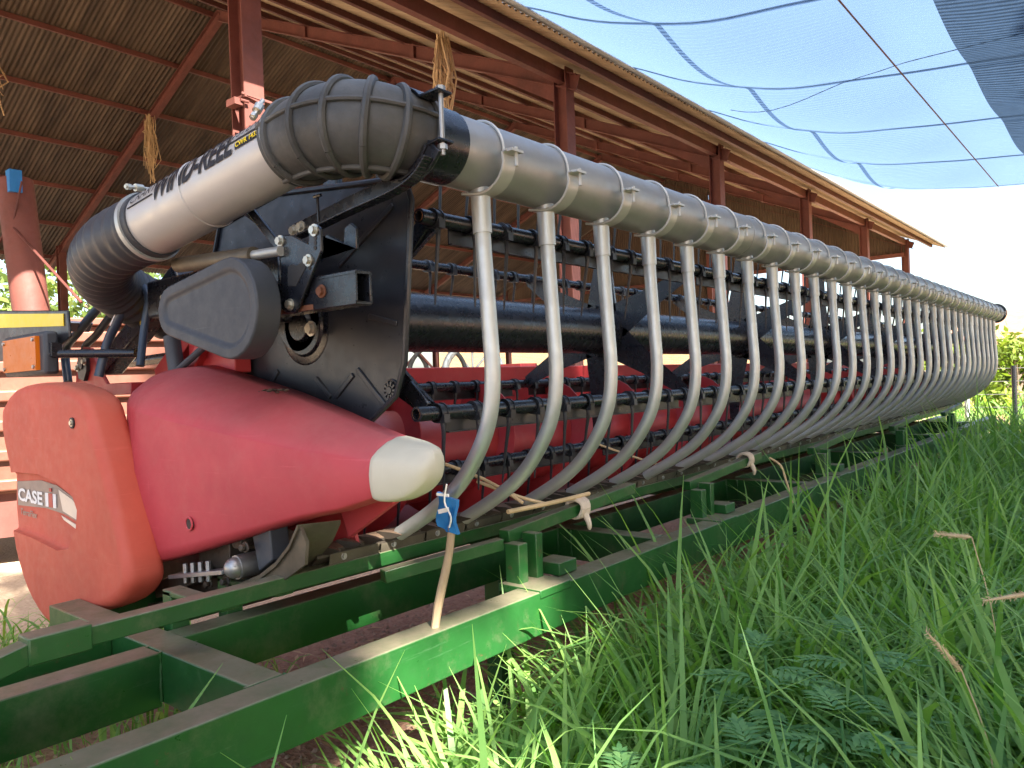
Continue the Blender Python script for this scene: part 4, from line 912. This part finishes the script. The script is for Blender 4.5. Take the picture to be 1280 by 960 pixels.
for (x0,x1,y0,y1,d,pr_,sc) in ((-1.42,.15,.42,2.6,290,10,.80), (-1.42,.35,2.6,6,165,11,.80), (-1.42,.4,6,11.5,80,12,.92), (-1.5,.5,11.5,19,16,11,.62), (-3.6,-1.3,11.4,20,9,10,.5)):
    p, h_ = tufts(x0, x1, y0, y1, d, pr_, keep=edge if x0 > -2 else None)
    dist = np.hypot(p[:, 0], p[:, 1]); ok = dist > .98; p, h_ = p[ok], h_[ok]; dist = dist[ok]
    # the clearing near the photographer's feet is lower
    lim = np.clip((dist-.25)*.95, .35, 1); front = np.where(p[:, 0] < -1.25, .92, 1.0)
    near = np.where(p[:, 0] < -.95, np.clip(.74+(p[:, 1]-1.8)*.35, .74, 1.0), .9)
    wdist = np.min(np.hypot(p[:, 0:1]-WX[None, :, 0], p[:, 1:2]-WX[None, :, 1]), 1)
    P.append(p); Hh.append(h_*sc*.9*lim*front*near*np.where(wdist < .19, .62, 1.0))
grass_object('grass', np.vstack(P), np.concatenate(Hh))
p, h_ = tufts(.15, 2.6, .3, 14, 20, 9); grass_object('grass', p, h_*.5)
p, h_ = tufts(-1.42, -1.1, .2, .62, 70, 3); ok = np.hypot(p[:, 0], p[:, 1]) > 1.2; grass_object('grass', p[ok], h_[ok]*.8, wscale=1.25)
# short grass behind the trailer in the yard
p, h_ = tufts(-4.6, -2.85, .4, 1.9, 30, 9); grass_object('grass', p, h_*.36)
p, h_ = tufts(-1.95, -1.55, 1.2, 9, 5, 4); grass_object('grass', p, h_*.16)
p, h_ = tufts(-6, 14, 20, 60, 2.2, 8, .3); grass_object('grass', p, h_*.5, wscale=4)

def weed(x, y, h, label):
    h += .12; t = thing('feathery_weed', (x,y,0), label, 'weed', 'feathery weeds growing in the grass')
    part('stem', MB().tube(smooth([(x,y,0),(x+.02,y,h*.5),(x,y+.01,h)], 3), [.006,.006,.005,.005,.004,.004,.003], 6), 'weed', t)
    V = []; F = []; T = []
    def leaflet(b, d, up_, L, wv):
        d = d.normalized(); s_ = d.cross(up_).normalized(); k = len(V)
        pts = [(0,.15),(.35,1),(.7,.7),(1,.03)]
        for a, ww in pts: c = b+d*L*a-Vector((0,0,.25*L*a*a)); V.extend([c-s_*wv*ww, c+s_*wv*ww])
        for i in range(3): F.append((k+i*2, k+i*2+1, k+i*2+3, k+i*2+2))
        T.extend([random.random()]*8)
    for i in range(15):
        a = i*2.4; zz = h*(.3+.7*i/14); d = Vector((cos(a), sin(a), .45)); L = .17*(1.2-.4*i/14); b0 = Vector((x,y,zz))
        for j in range(7):
            f_ = .25+.75*j/6; c = b0+d.normalized()*L*f_-Vector((0,0,L*.35*f_*f_)); sdv = d.cross(Vector((0,0,1))).normalized()
            if j == 6: leaflet(c, d, Vector((0,0,1)), .05, .007)
            else:
                for s_ in (-1, 1):
                    leaflet(c, d*.55+sdv*s_, Vector((0,0,1)), .055*(1-.35*abs(f_-.55)), .0065)
                    leaflet(c+d*.008, d*1.0+sdv*s_*.7, Vector((0,0,1)), .032, .005)
    o = link('leaves', quadmesh('leaves', V, F, T, 'weed'), t)
for x, y, h, lb in ((-.62,1.45,.42,'feathery weed with divided leaves in the grass, nearest the bottom centre'), (-.50,1.62,.46,'feathery weed with divided leaves, right of the nearest one'),
                  (-.72,1.78,.50,'tall feathery weed behind the nearest one among long blades'), (-.42,1.42,.38,'low feathery weed at the bottom edge of the picture'),
                  (-.55,1.95,.52,'feathery weed deepest in the long grass of the group'), (-.82,1.30,.36,'small feathery weed at the left of the group')): weed(x, y, h, lb)
def seedhead(p0, p1, label):
    t = thing('grass_seed_head', (p0[0],p0[1],0), label, 'seed head', 'dry seed heads above the grass')
    p0, p1 = Vector(p0), Vector(p1); base = Vector((p0.x+.05, p0.y, 0))
    part('stalk', MB().tube(smooth([base, (base+p0)/2+Vector((.03,0,.1)), p0], 4), .0018, 5), 'straw', t)
    mb = MB(); d = p1-p0; mb.tube([p0, p0+d*.15, p0+d*.6, p1], [.002,.0055,.005,.001], 8)
    for i in range(90):
        q = p0+d*random.uniform(.02,.98); a = random.uniform(0,2*pi); n_ = d.orthogonal().normalized(); n2 = d.cross(n_).normalized(); w_ = (n_*cos(a)+n2*sin(a))*.010+d.normalized()*.008
        mb.tube([q, q+w_], .0007, 3)
    part('spike', mb, 'straw', t)
seedhead((-.33,1.93,.62),(-.385,1.86,.72), 'slanting pale seed head at the right, lower of the long ones')
seedhead((-.40,2.55,.80),(-.49,2.53,.805), 'short level seed head above the grass near the right edge')
seedhead((-.16,2.1,.79),(-.30,2.02,.76), 'pale seed head touching the right edge of the picture')

def tree(name, x, y, H_, cr, cz, nleaf, ls, label, cat='tree', group=None, mat='leaf', holes=None, crown=(1,1,1), bare=.35, extra=None):
    t = thing(name, (x,y,0), label, cat, group)
    mb = MB(); tw = cr*.055+.03; pts = smooth([(x,y,-.1),(x+.1*cr*.3,y,H_*.25),(x-.05*cr,y+.05*cr,H_*.5),(x,y,cz)], 4)
    mb.tube(pts, [tw*(1.3-.9*i/(len(pts)-1)) for i in range(len(pts))], 12)
    clumps = []
    for i in range(int(18+nleaf/220)):
        a = random.uniform(0, 2*pi); u_ = random.uniform(-.9, 1); r_ = sqrt(max(0, 1-u_*u_))*random.uniform(.35, .95)
        clumps.append(Vector((x+cr*crown[0]*r_*cos(a), y+cr*crown[1]*r_*sin(a), cz+cr*crown[2]*u_*.9)))
    part('trunk', mb, 'trunk', t)
    mb = MB()
    for c in clumps[:14]:
        s_ = Vector(pts[random.randint(len(pts)//3, len(pts)-1)]); m_ = (s_+c)/2+Vector((0,0,cr*.08)); mb.tube(smooth([s_, m_, c], 3), [tw*.45,tw*.4,tw*.33,tw*.25,tw*.2,tw*.14,tw*.08], 7)
    part('limbs', mb, 'trunk', t)
    k = rng.integers(0, len(clumps), nleaf); C = np.array([tuple(c) for c in clumps])[k]+rng.normal(0, cr*.17, (nleaf, 3))*np.array(crown)
    if extra is not None:
        sd_ = np.array(SUN)
        for ex, ey, ez, er, cnt in extra:
            t_ = (x-ex)/SUN.x+rng.normal(0, 1.2, cnt); q = np.array([ex,ey,ez])+sd_*t_[:, None]; o_ = rng.normal(0, er, (cnt, 3)); o_ -= (o_@sd_)[:, None]*sd_; C = np.vstack([C, q+o_])
    if holes is not None:
        sd_ = np.array(SUN); keep = ~((C[:, 0]-C[:, 2] < -4.9) & (C[:, 1] > .4))
        for hx, hy, hz, hr in holes:
            q = C-np.array([hx,hy,hz]); dd = q-(q@sd_)[:, None]*sd_; keep &= np.linalg.norm(dd, axis=1) > hr
        C = C[keep]
    n = len(C); a1 = rng.normal(0, 1, (n,3)); a1 /= np.linalg.norm(a1, axis=1)[:, None]; a2 = np.cross(a1, rng.normal(0, 1, (n,3))); a2 /= np.linalg.norm(a2, axis=1)[:, None]
    s1 = ls*rng.uniform(.6, 1.3, n)[:, None]
    V = np.stack([C-a1*s1, C+a2*s1*.45, C+a1*s1, C-a2*s1*.45], 1).reshape(-1, 3); F = np.arange(n*4).reshape(-1, 4)
    tt = np.clip(np.array([random.random() for _ in clumps])[k[:len(C)] if holes is None else rng.integers(0, len(clumps), n)]*.6+rng.uniform(0, .4, n), 0, 1)
    o = link('crown', quadmesh('crown', V, F, np.repeat(tt, 4), mat), t)
holes = [(-1.45,1.34,.55,.05),(-1.45,1.54,.55,.03),(-1.45,1.84,.60,.08),(-2.0,1.62,.58,.03),(-1.22,1.12,.40,.08),(-1.2,.90,.38,.07),(-1.12,1.30,.32,.03)]
HOLES = [(a,b_,c_,r_+.16) for a,b_,c_,r_ in holes]
TX = 9.0
for i, yy in enumerate((-6.4,-2.6,1.2,5.0,8.8)):
    tree('shade_tree', TX, yy, 12, 4.3, 9.4 if yy < 0 else 7.6, 24000 if -4 < yy < 0 else 9000 if yy < 0 else 6500, .165 if -4 < yy < 0 else .26, ['broad leafy tree beyond the camera side of the grass, first of the row','broad leafy tree, second of the shading row','broad leafy tree in the middle of the shading row','broad leafy tree, fourth of the shading row','broad leafy tree at the far end of the shading row'][i], group='trees shading the trailer', holes=HOLES, crown=(.75,1,1.1), extra=[(-1.36,1.28,1.16,.13,600),(-1.38,1.58,1.05,.12,500),(-1.37,1.6,1.35,.16,500),(-1.52,1.2,1.15,.15,500),(-2.4,1.15,1.1,.5,500),(-1.6,1.5,1.45,.35,900),(-1.45,.75,.6,.16,400),(-1.45,2.35,.6,.2,500),(-1.2,1.9,.8,.4,300)] if -4 < yy < 0 else None)
for i, (x, y, h, c_) in enumerate(((-42,12,9,4.5),(-46,19,11,5.5),(-38,6,8,4.2),(-45,2,10,5),(-40,26,8,4))):
    tree('yard_tree', x, y, h, c_, h*.55, 3200, .30, ['round olive-green tree beyond the far eave of the shed','tall tree right of the others beyond the far eave','bushy tree beyond the leaning post','broad tree at the far left beyond the wagon','low tree partly hidden behind the shed columns'][i], group='trees behind the shed')
for i, (x, y, h, c_) in enumerate(((-2.6,24,2.2,1.3),(-.6,26,2.4,1.5),(-3.6,27,2.6,1.5),(1.6,25,2.5,1.6),(-5.5,30,2.6,1.6),(-1.8,31,3.0,1.8))):
    h *= .72; c_ *= .8; tree('garden_shrub', x, y, h, c_, h*.55, 1500, .11, ['yellow-green shrub just right of the header end','bright shrub at the right edge of the picture behind the fence','shrub behind the far end of the trailer','shrub beyond the right edge','rounded shrub glimpsed through the farthest drop tubes','taller shrub in front of the distant house'][i], cat='shrub', group='shrubs behind the fence', mat='shrub')
FN = thing('wire_fence', (-1.5,17.5,0), 'low wire mesh fence with dark posts behind the far end of the grass', 'fence')
for x in (-3.9,-2.75,-1.95,-.6,.9,2.4): part('fence_post', MB().cyl((x,17.5,-.1),(x,17.5,1.25 if x != -2.75 else 1.5),.045,n=10), 'black_paint' if x != -2.75 else 'galv', FN)
for z in (.2,.45,.7,.95,1.2): part('fence_wire', MB().tube([(-4,17.5,z),(2.5,17.5,z)], .006, 5), 'steel', FN)
HS = thing('distant_house', (2,62,0), 'pale house with low red-brown tiled roof in the far right background', 'house')
part('wall', MB().box((-12,60,0),(8,68,3.0)), 'plaster', HS)
mb = MB(); mb.add([(-13,59,2.9),(9,59,2.9),(9,69,2.9),(-13,69,2.9),(-8,64,5.0),(5,64,5.0)], [(0,1,5,4),(1,2,5),(2,3,4,5),(3,0,4),(0,3,2,1)]); part('roof', mb, 'tile', HS)
for x in (-9,-5,-1,3): part('window', MB().box((x,59.93,1.2),(x+1.2,59.99,2.2)), 'black_print', HS)
